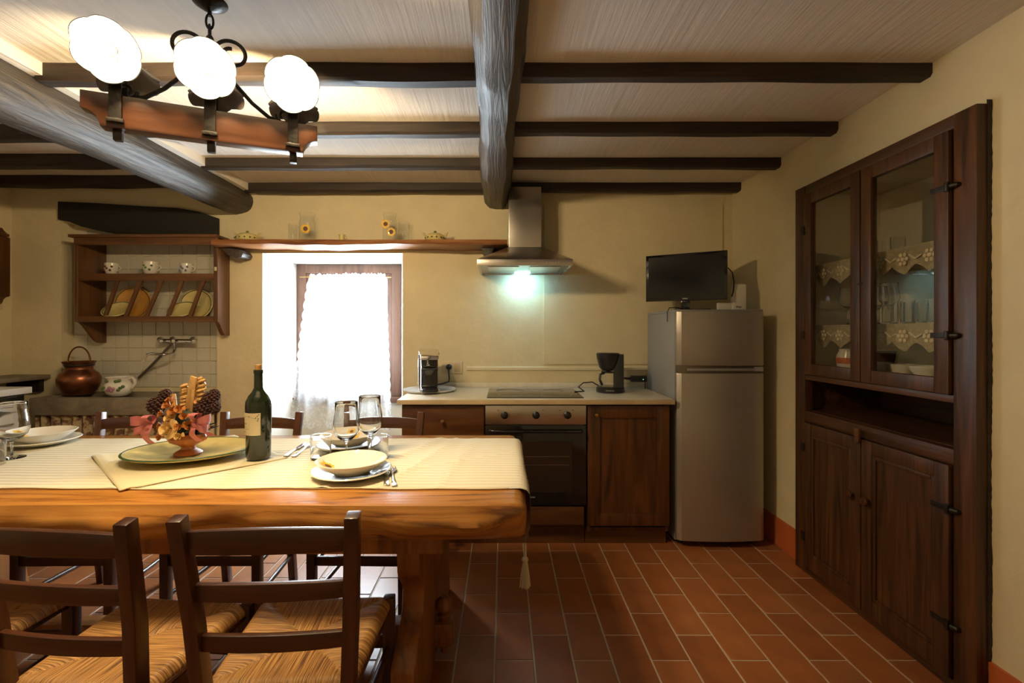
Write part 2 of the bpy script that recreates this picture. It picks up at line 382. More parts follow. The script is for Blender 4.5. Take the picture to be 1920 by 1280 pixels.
# back wall with the two niches
wb = MB(); D = YB + 0.5
wb.box(XL-.2, NX0, YB, D, 0, 2.6); wb.box(NX0, NX1, YB, D, NZ1, 2.6); wb.box(NX0, NX1, YB+0.10, D, 0, NZ1)
wb.box(NX1, WX0, YB, D, 0, 2.6); wb.box(WX0, WX1, YB, D, WZ1, 2.6); wb.box(WX1, XR+.6, YB, D, 0, 2.6)
wb.box(WX0, WX1, YB, D, 0, 0.25)
wb.box(0.30, 1.605, YB-0.010, YB, 1.06, 2.23)
wbo = struct('wall_back', wb, 'wall', smooth=False)
rv = MB()
rv.prism([(WX0, YB+.001), (IX0, YB+0.42), (IX0, D), (WX0-.02, D)], 'z', 0.25, 1.9)
rv.prism([(WX1, YB+.001), (IX1, YB+0.42), (IX1, D), (WX1+.02, D)], 'z', 0.25, 1.9)
rv.prism([(YB+.001, WZ1), (YB+0.42, IZ1), (D, IZ1), (D, WZ1+.03)], 'x', WX0, WX1)
rv.box(IX0-.05, IX1+.05, YB+0.42, D, 0.25, IZ0)
o = rv.build('niche_reveal', 'reveal', wbo, smooth=False)
# white tiles on the back of the sink niche
s_ = 0.0985
tm = B(-s_/2+.0012, s_/2-.0012, -0.006, 0.0, -s_/2+.0012, s_/2-.0012).mesh('tile', 'white_tile', bevel=0.0012, segs=1)
nxn = int((NX1-NX0)/s_)
for i in range(nxn):
    for j in range(12):
        o = bpy.data.objects.new('tile', tm); COL.objects.link(o); o.parent = wbo
        o.location = (NX0 + 0.006 + (i+0.5)*(NX1-NX0-.012)/nxn, YB+0.10, 0.88 + (j+0.5)*s_)
wr = MB()
wr.box(XR, XR+.6, CY1, YB+.5, 0, 2.6); wr.box(XR, XR+.6, YF-.1, CY0, 0, 2.6); wr.box(XR, XR+.6, CY0, CY1, CZ1, 2.6); wr.box(XR+.42, XR+.6, CY0, CY1, 0, CZ1)
struct('wall_right', wr, 'wall', smooth=False)
struct('wall_left', B(XL-.2, XL, YF-.1, YB+.5, 0, 2.6), 'wall', smooth=False)
struct('wall_front', B(XL-.2, XR+.6, YF-.2, YF, 0, 2.6), 'wall', smooth=False)
ce = MB(); ce.box(-1.9, XR+.6, YF-.2, YB+.5, ZC, 2.65); ce.box(XL-.2, -1.9, YF-.2, YB+.5, ZC2, 2.65)
ce.box(-1.985, -1.80, YF-.2, YB+.1, 2.30, ZC2+.02)
struct('ceiling', ce, 'ceiling_paint', smooth=False)
bb = MB(); bb.box(XR-.012, XR, CY1+.01, YB, 0, 0.165); bb.box(XR-.012, XR, YF, CY0-.01, 0, 0.165)
struct('baseboard_right', bb, 'terracotta_paint', smooth=False)
struct('trim_1', MB().prism([(YB, 1.012), (YB-.013, 1.018), (YB-.013, 1.034), (YB, 1.046)], 'x', -0.265, 1.06), 'wall', smooth=False)

# ------------------------------------------------------------------ beams
def rough_bar(x0, x1, y0, y1, z0, z1, axis, amp, seg=40, taper0=0.0, seed=0):
    rnd = random.Random(seed); mb = MB(); L = (x1-x0) if axis == 'x' else (y1-y0)
    ph = [rnd.uniform(0, 6) for _ in range(8)]
    def pt(t, k):
        w_ = [math.sin(t*L*4.1+ph[k])*.6 + math.sin(t*L*11+ph[k+1])*.4 for k in range(6)]
        u = x0 + (x1-x0)*t if axis == 'x' else y0 + (y1-y0)*t
        a, b_ = (y0, y1) if axis == 'x' else (x0, x1); c = 0.012
        P = [(a+w_[0]*amp, z1), (a+w_[0]*amp, z0+c+w_[1]*amp), (a+c+w_[1]*amp, z0+w_[2]*amp), (b_-c+w_[3]*amp, z0+w_[2]*amp), (b_+w_[4]*amp, z0+c+w_[3]*amp), (b_+w_[4]*amp, z1)][k]
        return (u, P[0], P[1]) if axis == 'x' else (P[0], u, P[1])
    n = mb.add([pt(i/seg, k) for i in range(seg+1) for k in range(6)], [(i*6+k, i*6+(k+1) % 6, (i+1)*6+(k+1) % 6, (i+1)*6+k) for i in range(seg) for k in range(6)])
    mb.f.append((0,1,2,3,4,5)); mb.f.append(tuple(seg*6+k for k in (5,4,3,2,1,0)))
    return mb
JY = [1.325, 1.8125, 2.324, 2.803, 3.274]
for i, y in enumerate(JY):
    if i == 0:
        single('ceiling_joist', rough_bar(-1.82, -0.08, y, y+.068, ZC-.062, ZC+.01, 'x', .004, seed=90), 'joist', 'dark joist grazing the top picture edge above the hanging lamp', 'beam', (-.95, y, ZC), 'thin ceiling joists')
        single('ceiling_joist', rough_bar(0.07, 1.70, y, y+.068, ZC-.060, ZC+.01, 'x', .002, seed=91), 'joist', 'dark joist right of the main beam at the top picture edge', 'beam', (.9, y, ZC), 'thin ceiling joists')
        continue
    hz = [0, .066, .060, .060, .062][i]; hr = [0, .050, .052, .055, .058][i]
    lab = ['', 'first full joist in view', 'second full joist in view', 'third full joist in view', 'joist lying along the back wall'][i]
    single('ceiling_joist', rough_bar(-1.83, -0.08, y, y+.068, ZC-hz, ZC+.01, 'x', .004, seed=i), 'joist', 'thin dark wooden ' + lab + ', left of the main beam', 'beam', (-.95, y, ZC), 'thin ceiling joists')
    single('ceiling_joist', rough_bar(0.05, 1.70, y, y+.068, ZC-hr, ZC+.01, 'x', .003, seed=i+20), 'joist', 'thin dark wooden ' + lab + ', right of the main beam', 'beam', (.9, y, ZC), 'thin ceiling joists')
for i, y in enumerate([2.46, 2.874, 3.266]):
    single('ceiling_joist', rough_bar(-3.62, -1.95, y, y+.075, ZC2-.075, ZC2+.01, 'x', .005, seed=i+40), 'joist',
           'thin dark joist left of the round log, ' + ['third from the back wall', 'second from the back wall', 'touching the back wall above the lintel'][i], 'beam', (-2.8, y, ZC2), 'thin ceiling joists')
# main squared beam
def main_beam():
    mb = MB(); seg = 90; y0, y1 = YF, YB+.02; rnd = random.Random(3); ph = [rnd.uniform(0, 6) for _ in range(20)]
    prof = [(-.088, 2.40), (-.090, 2.285), (-.082, 2.235), (-.045, 2.200), (0.0, 2.192), (.045, 2.193), (.078, 2.225), (.092, 2.28), (.090, 2.40)]
    n = len(prof); vs_ = []
    for i in range(seg+1):
        y = y0 + (y1-y0)*i/seg; cx = -0.006 - 0.0214*(y-1.25); wv = 1 + .05*math.sin(y*2.2+1)
        for k, (x, z) in enumerate(prof):
            a = .006*math.sin(y*5.3+ph[k]) + .003*math.sin(y*17+ph[k+5])
            vs_.append((cx + x*wv + a, y, z + (.6*a if 0 < k < n-1 else 0)))
    mb.add(vs_, [(i*n+k, i*n+k+1, (i+1)*n+k+1, (i+1)*n+k) for i in range(seg) for k in range(n-1)])
    mb.f.append(tuple(range(n))); mb.f.append(tuple(seg*n+k for k in reversed(range(n))))
    return mb
single('main_beam', main_beam(), 'main_beam', 'thick squared grey brown beam running down the middle of the ceiling', 'beam', (0, 1.2, 2.2), angle=28)
def log():
    mb = MB(); seg, n = 90, 20; vs_ = []; rnd = random.Random(5); ph = [rnd.uniform(0, 6) for _ in range(12)]
    for i in range(seg+1):
        y = YF + (YB+.03-YF)*i/seg
        cx = -1.925 + .018*math.sin(y*1.7+.5); cz = 2.238 + .012*math.sin(y*2.3+2) + .012*(y-2.2)
        for k in range(n):
            a = 2*math.pi*k/n
            r = .108 * (1 + .05*math.sin(2*a+ph[0]+y*.8) + .05*math.sin(3*a+ph[1]+y*1.3) + .025*math.sin(5*a+y*4+ph[2]) + .02*math.sin(y*9+ph[3]+a))
            if y > 3.05: r *= 1 - .12*(y-3.05)/.35
            vs_.append((cx + r*math.cos(a), y, cz + r*math.sin(a)))
    mb.add(vs_, [(i*n+k, i*n+(k+1) % n, (i+1)*n+(k+1) % n, (i+1)*n+k) for i in range(seg) for k in range(n)])
    mb.f.append(tuple(range(n))); mb.f.append(tuple(seg*n+k for k in reversed(range(n))))
    return mb
single('round_log_beam', log(), 'log', 'round weathered grey log beam on the left, under the ceiling', 'beam', (-1.92, 1.2, 2.13), angle=60)
lp = [W(x, y, 3.37) for x, y in [(107,377),(180,380),(270,386),(330,389),(370,396),(407,408),(407,446),(330,441),(250,437),(190,432),(150,424),(125,414),(107,411)]]
single('lintel', MB().prism(lp, 'y', 3.372, 3.50), 'lintel', 'blackened wooden lintel above the sink niche and plate rack', 'lintel', (-2.68, 3.38, 2.0), bevel=.006)

# ------------------------------------------------------------------ window
wy = YB + 0.40
fr = MB()
t_ = 0.075
fr.box(IX0, IX0+t_, wy, wy+.06, IZ0, IZ1); fr.box(IX1-t_, IX1, wy, wy+.06, IZ0, IZ1)
fr.box(IX0, IX1, wy+.002, wy+.058, IZ1-t_, IZ1); fr.box(IX0, IX1, wy+.002, wy+.058, IZ0, IZ0+.05)
win = struct('window_1', fr, 'window_wood', bevel=.006)
mid = (IX0+IX1)/2
for sx in (0, 1):
    a, b_ = (IX0+t_, mid-.001) if sx == 0 else (mid+.001, IX1-t_)
    z0, z1 = IZ0+.05, IZ1-t_; q = .042
    sb = MB(); y0, y1 = wy+.012, wy+.05
    sb.box(a, a+q, y0, y1, z0, z1); sb.box(b_-q, b_, y0, y1, z0, z1); sb.box(a+q, b_-q, y0, y1, z1-q, z1); sb.box(a+q, b_-q, y0, y1, z0, z0+q)
    sash = sb.build('sash', 'window_wood', win, bevel=.004)
    B(a+q, b_-q, wy+.03, wy+.034, z0+q, z1-q).build('pane', 'pane', sash, smooth=False)
B(IX0-.02, IX1+.01, wy-.045, wy+.01, IZ0-.045, IZ0).build('window_sill', 'window_wood', win, bevel=.006)
MB().tube([(mid+.01, wy+.01, 1.33), (mid+.012, wy-.025, 1.325), (mid+.03, wy-.03, 1.30)], .007).build('window_handle', 'iron', win)

# curtain : one gathered lace panel with a split at the top
def curtain(x0t, x1t, x0b, x1b, ph, scal, name_label, dy=0):
    zt, zb, yc = 1.748, 0.52, wy - 0.075 - dy
    th = thing('lace_curtain', name_label, 'curtain', ((x0t+x1t)/2, yc, zt), group='lace window curtains')
    nu, nv = 60, 60
    def pos(u, v):
        z = zt + (zb-zt)*v; g = min(1, max(0, v)*1.15)**.8
        a = x0t + (x0b-x0t)*g; b_ = x1t + (x1b-x1t)*g
        x = a + (b_-a)*u
        y = yc + .018*math.sin(u*16+ph)*(.4+v) + .010*math.sin(u*37+ph*2)
        return Vector((x, y, z))
    MB().grid(nu, nv, lambda u, v: pos(u*.86+.07, .03+v*.93)).build('lace_panel', 'curtain_lace', th)
    # denser border with scallops down the sides and the hem
    e = MB()
    for side in (0, 1):
        if side in scal:
            e.grid(5, 120, lambda u, v: pos((.09*u - (.020*abs(math.sin(v*math.pi*15)))*(1-u)) if side == 0 else (1-.09*u + (.020*abs(math.sin(v*math.pi*15)))*(1-u)), .03+v*.97))
        else:
            e.grid(4, 60, lambda u, v: pos(.07*u if side == 0 else 1-.07*u, .03+v*.35))
    e.grid(60, 4, lambda u, v: pos(u, .95 + .05*v*(.8+.2*abs(math.sin(u*math.pi*8)))))
    e.build('lace_border', 'curtain_edge', th)
    rf = MB().grid(60, 3, lambda u, v: pos(u, .035*v - .012*(1-v)*abs(math.sin(u*40))) + Vector((0, -.008*math.sin(u*55), .004*math.sin(u*31))))
    rf.build('ruffle', 'curtain_edge', th)
    return th
xs = lambda px, Y=wy-.075: (px-VX)/F*Y
curtain(xs(580), xs(657), xs(548), xs(664), 0.3, (0,), 'left white lace curtain half with scalloped left edge in the window')
curtain(xs(650), xs(725), xs(640), xs(736), 1.9, (1,), 'right white lace curtain half with scalloped right edge in the window', .05)
single('curtain_rod', MB().tube([(IX0+.06, wy-.075, 1.735), (IX1-.06, wy-.075, 1.735)], .004), 'brass', 'thin rod carrying the lace curtains in the window', 'rod', (mid, wy-.075, 1.735))

# ------------------------------------------------------------------ sink corner
def S_side(y0, y1, zt, zf, zbk):
    pts = [(y0, zt), (y0, zf)]
    for i in range(9):
        t = i/8; pts.append((y0 + (y1-.05-y0)*t, zf + (zbk-zf)*(0.5-0.5*math.cos(t*math.pi))))
    pts += [(y1, zbk), (y1, zt)]
    return pts
rk = thing('plate_rack', 'brown wooden plate rack with slanted bars hanging in the sink niche', 'plate rack', (-2.5, 3.48, 1.30))
ry0, ry1, rx0, rx1 = 3.255, 3.492, -3.005, -2.0
MB().prism(S_side(ry0, ry1, 1.945, 1.367, 1.215), 'x', rx0, rx0+.022).build('side_panel', 'rack_wood_v', rk, bevel=.002)
MB().prism(S_side(ry0, ry1-.095, 1.945, 1.367, 1.27), 'x', rx1-.03, rx1).build('side_panel', 'rack_wood_v', rk, bevel=.002)
B(rx0-.03, rx1, ry0-.02, ry1-.095, 1.957, 1.978).build('top_board', 'rack_wood', rk, bevel=.003)
B(rx0, rx1, ry0-.008, ry0+.014, 1.905, 1.957).build('cornice', 'rack_wood', rk, bevel=.003)
B(rx0+.022, -2.1, ry0+.02, ry1-.005, 1.686, 1.706).build('shelf', 'rack_wood', rk, bevel=.002)
B(rx0+.022, rx1-.03, ry0+.001, ry0+.02, 1.656, 1.706).build('shelf_front', 'rack_wood', rk, bevel=.002)
B(rx0+.022, rx1-.03, ry0+.001, ry0+.02, 1.366, 1.406).build('rail', 'rack_wood', rk, bevel=.002)
B(rx0+.022, -2.1, ry0+.02, ry1-.01, 1.370, 1.384).build('shelf', 'rack_wood', rk, bevel=.002)
for xt, xb in [(221,197), (264,236), (304,274), (342,315), (382,356)]:
    (a, z1), (b_, z0) = W(xt, 524, ry0+.012), W(xb, 596, ry0+.012); q = .014
    MB().prism([(b_-q, 1.40), (b_+q, 1.40), (a+q, 1.66), (a-q, 1.66)], 'y', ry0+.005, ry0+.019).build('slat', 'rack_wood_v', rk, bevel=.002)
B(rx1-.022, rx1-.008, ry0-.004, ry0, 1.725, 1.752).build('switch', 'cream_plastic', rk)

def plate_prof(r, h, foot=.55, rim=.0):
    return [(0, .004), (r*foot, .004), (r*foot+.012, .006), (r*.82, h*.55), (r, h), (r+.002, h+.003), (r-.004, h+.006), (r*.80, h*.55+.006), (r*foot, .011), (0, .010)]
def leaning_plate(name, cx, cy, cz, r, tiltx, yaw, mat, label, ring=True, roll=0):
    th = thing(name, label, 'plate', (cx, cy, cz), group='plates standing in the rack', local=True)
    th.rotation_euler = (R(tiltx), roll, R(yaw))
    MB().lathe([(rr, z-.012) for rr, z in plate_prof(r, .028)], 40).build('dish', mat, th)
    if ring: MB().lathe([(r*.90, .0175), (r*.90, .0195), (r*.94, .0215), (r*.94, .0195), (r*.90, .0175)], 40).build('ring', 'rim_green', th)
leaning_plate('serving_plate', W(247,565,3.43)[0], 3.452, 1.386+.122, .124, 80, 8, 'platter_orange', 'upright orange serving plate in the left half of the plate rack')
leaning_plate('serving_plate', W(229,580,3.38)[0], 3.345, 1.386+.060, .094, 38, 8, 'platter_yellow', 'tilted yellow plate with dark ring in front of the orange plate')
leaning_plate('serving_plate', W(366,567,3.43)[0], 3.452, 1.386+.112, .114, 80, 8, 'platter_yellow', 'upright yellow plate in the right half of the plate rack')
leaning_plate('serving_plate', W(349,582,3.38)[0], 3.345, 1.386+.060, .094, 38, 8, 'platter_yellow', 'tilted yellow plate in front at the right end of the rack')

def mug(px, r, h, print_mat, label, square=False):
    x, _ = W(px, 500, 3.36)
    th = thing('mug', label, 'mug', (x, 3.33, 1.7065), group='mugs on the plate rack shelf', local=True)
    MB().lathe([(0, 0), (r*.62, 0), (r*.8, h*.12), (r, h*.55), (r*.96, h), (r*.9, h), (r*.92, h*.5), (r*.6, h*.12), (0, h*.08)], 20).build('cup', 'cup_white', th)
    MB().tube([(r*.92 + .024*math.sin(t*math.pi/8)*1, 0, h*.80 - h*.5*t/8) for t in range(9)], .0045, 6).build('handle', 'cup_white', th)
    pm = MB()
    for k in range(5):
        a = R(-130 + 20*k + (k % 2)*6); pm.sph((r*.98*math.cos(a), r*.98*math.sin(a), h*(.35+.16*((k*2) % 3))), .008, (1, 1, 1), 8)
    pm.build('print', print_mat, th)
mug(216, .044, .080, 'seed_brown', 'small white cup with brown print, leftmost on the rack shelf')
mug(289, .052, .090, 'leaf_green', 'larger white mug with green print, middle of the rack shelf')
mug(355, .042, .078, 'blue_print', 'small white cup with blue print at the right of the rack shelf')

# sink of stone
sk = MB()
x0, x1, y0, y1, zt = -3.20, -2.06, 3.13, 3.492, 0.848
sk.box(x0, x1, y0, y0+.07, zt-.115, zt); sk.box(x0, x0+.09, y0+.07, y1-.10, zt-.115, zt); sk.box(x1-.09, x1, y0+.07, y1-.10, zt-.115, zt)
sk.box(NX0+.005, NX1-.005, y1-.10, y1, zt-.115, zt); sk.box(x0+.09, x1-.09, y0+.07, y1-.10, zt-.115, zt-.03)
single('stone_sink', sk, 'stone_grain', 'shallow grey stone sink slab set in the wall niche', 'sink', (-2.63, 3.3, .73), bevel=.008)
sp = MB(); sp.box(x0+.05, x0+.15, y0+.06, y1-.1, 0, .7325); sp.box(x1-.15, x1-.05, y0+.06, y1-.1, 0, .7325)
single('sink_support', sp, 'wall', 'plastered pillars carrying the stone sink behind its curtain', 'support', (-2.63, 3.3, 0))
single('sink_skirt', MB().grid(140, 8, lambda u, v: (x0+.02+(x1-x0-.06)*u, y0+.025+.014*math.sin(u*95)+.008*math.sin(u*41)*v, zt-.118-(zt-.16)*v)), 'skirt_cloth',
       'gathered brown and cream patterned cloth hanging below the stone sink', 'curtain', (-2.63, 3.15, .04))
# copper pot
cpx = W(151, 700, 3.33)[0]
cp = thing('copper_pot', 'round brown copper pot with tall loop handle on the stone sink', 'pot', (cpx, 3.32, .849), local=True); cp.scale = (.82, .82, .88)
MB().lathe([(0,0),(.085,0),(.12,.03),(.148,.09),(.152,.13),(.135,.17),(.105,.195),(.095,.205),(.092,.215),(.098,.235),(.118,.27),(.112,.27),(.09,.235),(.084,.2),(.12,.165),(.14,.12),(.08,.012),(0,.012)], 36).build('body', 'copper', cp)
MB().tube([(.098*math.cos(t), 0, .262+.125*math.sin(t)) for t in [math.pi*i/20 for i in range(21)]], .006, 8).build('handle', 'copper', cp)
MB().lathe([(.099,.232),(.104,.236),(.104,.246),(.099,.250)], 36).build('band', 'iron', cp)
# flowered jug
jx = W(229, 720, 3.30)[0]
jg = thing('flowered_jug', 'white ceramic pot with pink and green flowers beside the copper pot', 'jug', (jx, 3.27, .849), local=True); jg.scale = (.84, .84, .84)
MB().lathe([(0,0),(.06,0),(.085,.02),(.105,.06),(.098,.095),(.082,.115),(.088,.14),(.100,.155),(.094,.155),(.078,.13),(.076,.112),(.09,.09),(.095,.06),(.05,.012),(0,.012)], 32).build('body', 'porcelain', jg)
MB().tube([(.082,0,.14),(.115,0,.15),(.142,-.01,.13),(.145,-.01,.10),(.125,-.005,.07),(.098,0,.055)], [.011,.012,.012,.012,.011,.010], 8).build('handle', 'porcelain', jg)
for nm, mt, pts in [('flower', 'flower_pink', [(-95,.055),(-88,.065),(-78,.05),(-85,.075),(-70,.066)]), ('leaf', 'leaf_green', [(-125,.05),(-130,.066),(-115,.072),(-52,.055),(-45,.07),(-62,.125),(-110,.128),(-35,.08),(-48,.13)])]:
    for a, z in pts:
        rr = .101 if z < .1 else .086
        MB().sph((rr*math.cos(R(a)), rr*math.sin(R(a)), z), .016, (.9, .9, .8), 10).build(nm, mt, jg)
# wall tap
ty = YB+0.094
tp = thing('wall_tap', 'chrome wall mixer tap with swan spout over the stone sink', 'tap', (W(331,640,ty)[0], ty, 1.2))
p = lambda px, py, dy=0: (W(px, py, ty-dy)[0], ty-dy, W(px, py, ty-dy)[1])
MB().tube([p(300,639,.06), p(365,640,.06)], .017, 14).build('body', 'chrome', tp)
for px in (302, 325, 363):
    MB().tube([p(px,637,0), p(px,638,.02), p(px,638.5,.04), p(px,639,.085), p(px,639,.10)], [.026,.014,.012,.018,.010], 14).build('knob', 'chrome', tp)
MB().tube([p(327,642,.07), p(328,655,.08), p(325,662,.10), p(318,664,.14), p(300,664,.20), p(283,663,.24), p(275,665,.26), p(272,672,.26), p(271,678,.26)], .009, 10).build('spout', 'chrome', tp)
MB().tube([p(322,644,.05), p(300,668,.03), p(275,694,.025), p(260,708,.02)], .009, 8).build('hose', 'steel_dark', tp)

# stone ledge, cooker and wall cabinet at the left edge
lg = thing('stone_ledge', 'grey stone corner ledge on small brackets by the left wall', 'ledge', (-3.45, 3.2, .95))
B(-3.598, -3.31, 2.92, 3.398, .955, .985).build('slab', 'stone_grain', lg, bevel=.006)
B(-3.598, -3.36, 3.36, 3.398, .86, .955).build('bracket', 'iron', lg, bevel=.004)
ck = thing('white_cooker', 'white enamel cooker at the left picture edge behind the glass', 'cooker', (-3.28, 2.55, 0))
B(-3.59, -2.985, 2.25, 2.885, .05, .82).build('body', 'white_enamel', ck, bevel=.006)
B(-3.59, -2.97, 2.25, 2.88, .82, .915).build('dark_recess', 'black_gloss', ck, bevel=.004)  # solid black strip painting in the dark recess under the top
B(-3.595, -2.945, 2.23, 2.905, .915, .955).build('top', 'white_enamel', ck, bevel=.006)
B(-2.985, -2.975, 2.32, 2.82, .22, .70).build('oven_door', 'white_enamel', ck, bevel=.004)
MB().tube([(-2.955, 2.34, .735), (-2.955, 2.80, .735)], .009).build('handle', 'steel', ck)
for yy in (2.3, 2.83): B(-3.5, -3.05, yy, yy+.04, 0, .05).build('foot', 'black_plastic', ck)
wc = thing('wall_cabinet', 'dark wooden wall cabinet hanging at the left picture edge', 'cabinet', (-3.45, 2.8, 1.5))
B(-3.598, -3.315, 2.45, 3.115, 1.53, 1.93).build('body', 'unit_wood', wc, bevel=.004)
MB().prism([(-3.598,1.93),(-3.30,1.93),(-3.295,1.945),(-3.315,1.955),(-3.335,1.975),(-3.345,1.99),(-3.598,1.99)], 'y', 2.44, 3.10).build('cornice', 'unit_wood_h', wc)
MB().prism([(-3.598,1.53),(-3.315,1.53),(-3.335,1.515),(-3.345,1.49),(-3.365,1.475),(-3.598,1.475)], 'y', 2.46, 3.10).build('base_moulding', 'unit_wood_h', wc)
dr = B(-3.315, -3.295, 2.78, 3.105, 1.535, 1.925).build('door', 'unit_wood', wc, bevel=.004)
B(-3.296, -3.290, 2.83, 3.055, 1.585, 1.875).build('panel', 'unit_wood', dr, bevel=.003)

# ------------------------------------------------------------------ wall shelf above the window
def plank():
    mb = MB(); seg = 70; vs_ = []; xa, xb = -2.005, 0.03
    for i in range(seg+1):
        t = i/seg; x = xa + (xb-xa)*t
        yf = 3.185 + .007*math.sin(x*5)+.004*math.sin(x*17); zb = 1.892 + .004*math.sin(x*6.3)+.002*math.sin(x*23); zt_ = 1.930
        vs_ += [(x, YB-.002, zt_), (x, yf, zt_), (x, yf-.006, zt_-.014), (x, yf+.004, zb+.006), (x, yf+.03, zb), (x, YB-.002, zb)]
    mb.add(vs_, [(i*6+k, i*6+(k+1) % 6, (i+1)*6+(k+1) % 6, (i+1)*6+k) for i in range(seg) for k in range(6)])
    mb.f.append((0,1,2,3,4,5)); mb.f.append(tuple(seg*6+k for k in (5,4,3,2,1,0))); return mb
single('wall_shelf', plank(), 'shelf_wood', 'long rough edged wooden plank shelf above the window', 'shelf', (-1, 3.3, 1.89), angle=30)
for k, (a, b_, lb) in enumerate([(-1.995, -1.83, 'dark rounded wooden bracket under the left end of the plank shelf'), (-.150, -.062, 'small wooden peg bracket under the plank shelf beside the hood')]):
    mb = MB()
    if k == 0: mb.prism([(a, 1.890), (a+.05, 1.84), (b_-.05, 1.815), (b_-.012, 1.823), (b_, 1.85), (b_-.02, 1.877), (b_-.10, 1.888)], 'y', 3.27, 3.398)
    else: mb.prism([(a, 1.888), (a+.01, 1.84), (a+.025, 1.815), (b_-.025, 1.815), (b_, 1.888)], 'y', 3.25, 3.398)
    single('shelf_bracket', mb, 'main_beam', lb, 'bracket', ((a+b_)/2, 3.33, 1.82), bevel=.008)
ZS, YS = 1.930, 3.29
def tureen(px, s, label):
    x = W(px, 450, YS)[0]
    th = thing('sugar_bowl', label, 'bowl', (x, YS, ZS), group='lidded bowls on the plank shelf', local=True)
    MB().lathe([(0,0),(.05*s,0),(.072*s,.012),(.078*s,.028),(.070*s,.042),(.066*s,.046),(.05*s,.058),(.025*s,.066),(0,.069)], 28).build('body', 'platter_yellow', th)
    MB().sph((0,0,.074), .011, (1,1,.8), 10).build('knob', 'leaf_green', th)
    for sx in (-1, 1): MB().tube([(sx*.062*s,0,.045),(sx*.078*s,0,.062),(sx*.092*s,0,.070),(sx*.082*s,0,.05),(sx*.07*s,0,.035)], .0055, 6).build('handle', 'platter_yellow', th)
    pm = MB()
    for a in (-150,-125,-100,-75,-50,-28): pm.sph((.0775*s*math.cos(R(a)), .0775*s*math.sin(R(a)), .027), .006, n=8)
    pm.build('print', 'rim_green', th)
tureen(464, 1.02, 'small yellow lidded bowl at the left end of the plank shelf')
tureen(816, 0.95, 'small yellow lidded bowl on the plank shelf near the hood')
def sunflower(mb_p, mb_c, c, ex, ey, r, nrm):
    c, ex, ey, nrm = Vector(c), Vector(ex), Vector(ey), Vector(nrm)
    for k in range(14):
        a = 2*math.pi*k/14; d = ex*math.cos(a)+ey*math.sin(a); t = ex*-math.sin(a)+ey*math.cos(a)
        i = mb_p.add([c+d*r*.35+nrm*.001, c+d*r*.7+t*r*.17+nrm*.0015, c+d*r+nrm*.001, c+d*r*.7-t*r*.17+nrm*.0015], [(0,1,2,3)])
    i = mb_c.add([c+nrm*.003] + [c+(ex*math.cos(2*math.pi*k/14)+ey*math.sin(2*math.pi*k/14))*r*.45+nrm*.002 for k in range(14)], [(0, k+1, (k+1) % 14+1) for k in range(14)])
def glass_jug(px, h, r, label, flowers, handle=1, y=YS):
    x = W(px, 450, y)[0]
    th = thing('glass_jug', label, 'jug', (x, y, ZS), group='glass jugs on the plank shelf', local=True)
    MB().lathe([(0,0),(r*.92,0),(r,.01),(r,h*.68),(r*.86,h*.80),(r*.88,h*.88),(r*1.02,h),(r*.98,h),(r*.82,h*.86),(r*.80,h*.80),(r*.93,h*.66),(r*.93,.014),(0,.012)], 28).build('body', 'drinking_glass', th)
    if handle: MB().tube([(handle*r*.9,0,h*.9),(handle*r*1.5,0,h*.88),(handle*r*1.65,0,h*.7),(handle*r*1.6,0,h*.4),(handle*r*1.0,0,h*.25)], .006, 8).build('handle', 'drinking_glass', th)
    pp, pc = MB(), MB()
    for (u, z, s) in flowers: sunflower(pp, pc, (u, -math.sqrt(max(1e-6, (r*1.02)**2-u*u)), z), (1,0,0), (0,0,1), s, (0,-1,0))
    if flowers: pp.build('petals', 'petal_yellow', th); pc.build('flower_centre', 'seed_brown', th)
glass_jug(576, .205, .056, 'clear glass jug with one yellow sunflower, left one on the shelf', [(.012,.085,.036)], 0)
glass_jug(731, .205, .050, 'clear glass jug with two yellow sunflowers, right one on the shelf', [(-.018,.12,.034),(.020,.065,.034)], 0)
def tumbler_at(loc, h, r, label, group, mat='drinking_glass', cat='glass', name='tumbler'):
    return single(name, MB().lathe([(0,0),(r*.92,0),(r*.94,.004),(r,h),(r-.0025,h),(r*.90,.012),(0,.010)], 26), mat, label, cat, loc, group, local=True)
tumbler_at((W(757,450,3.33)[0], 3.33, ZS), .15, .040, 'plain clear glass standing right of the two sunflower jug', 'spare glasses on the shelf')
tumbler_at((W(549,450,3.32)[0], 3.32, ZS), .14, .030, 'plain clear glass standing left of the one sunflower jug', 'spare glasses on the shelf')
mc = thing('small_cup', 'tiny yellow cup in the middle of the plank shelf', 'cup', (W(641,450,YS)[0], YS, ZS), local=True)
MB().lathe([(0,0),(.02,0),(.024,.008),(.019,.03),(.024,.055),(.020,.055),(.016,.03),(.018,.01),(0,.008)], 20).build('body', 'platter_yellow', mc)
MB().tube([(.02,0,.045),(.034,0,.042),(.034,0,.022),(.021,0,.014)], .004, 6).build('handle', 'platter_yellow', mc)

# ------------------------------------------------------------------ kitchen units
yd = 2.79            # front plane of the doors
wt = thing('worktop', 'pale marbled worktop with wooden front edge', 'worktop', (.2, 3.08, .863))
B(-.628, 1.022, 2.775, 3.398, .865, .894).build('slab', 'worktop', wt, bevel=.003)
B(-.630, 1.024, 2.758, 2.775, .864, .893).build('front_edge', 'worktop_edge', wt, bevel=.004)
B(-.628, 1.03, 3.366, 3.388, .894, .925).build('upstand', 'worktop', wt, bevel=.004)
def knob(parent, x, y, z, r=.013, mat='brass', d=(0,-1,0)):
    d = Vector(d); c = Vector((x, y, z))
    MB().tube([c, c+d*.010, c+d*.016, c+d*.024, c+d*.030, c+d*.032], [r*.45, r*.42, r*.9, r, r*.8, r*.2], 14).build('knob', mat, parent)
dc = thing('drawer_unit', 'dark wooden drawer unit left of the oven', 'cabinet', (-.365, 3.08, 0))
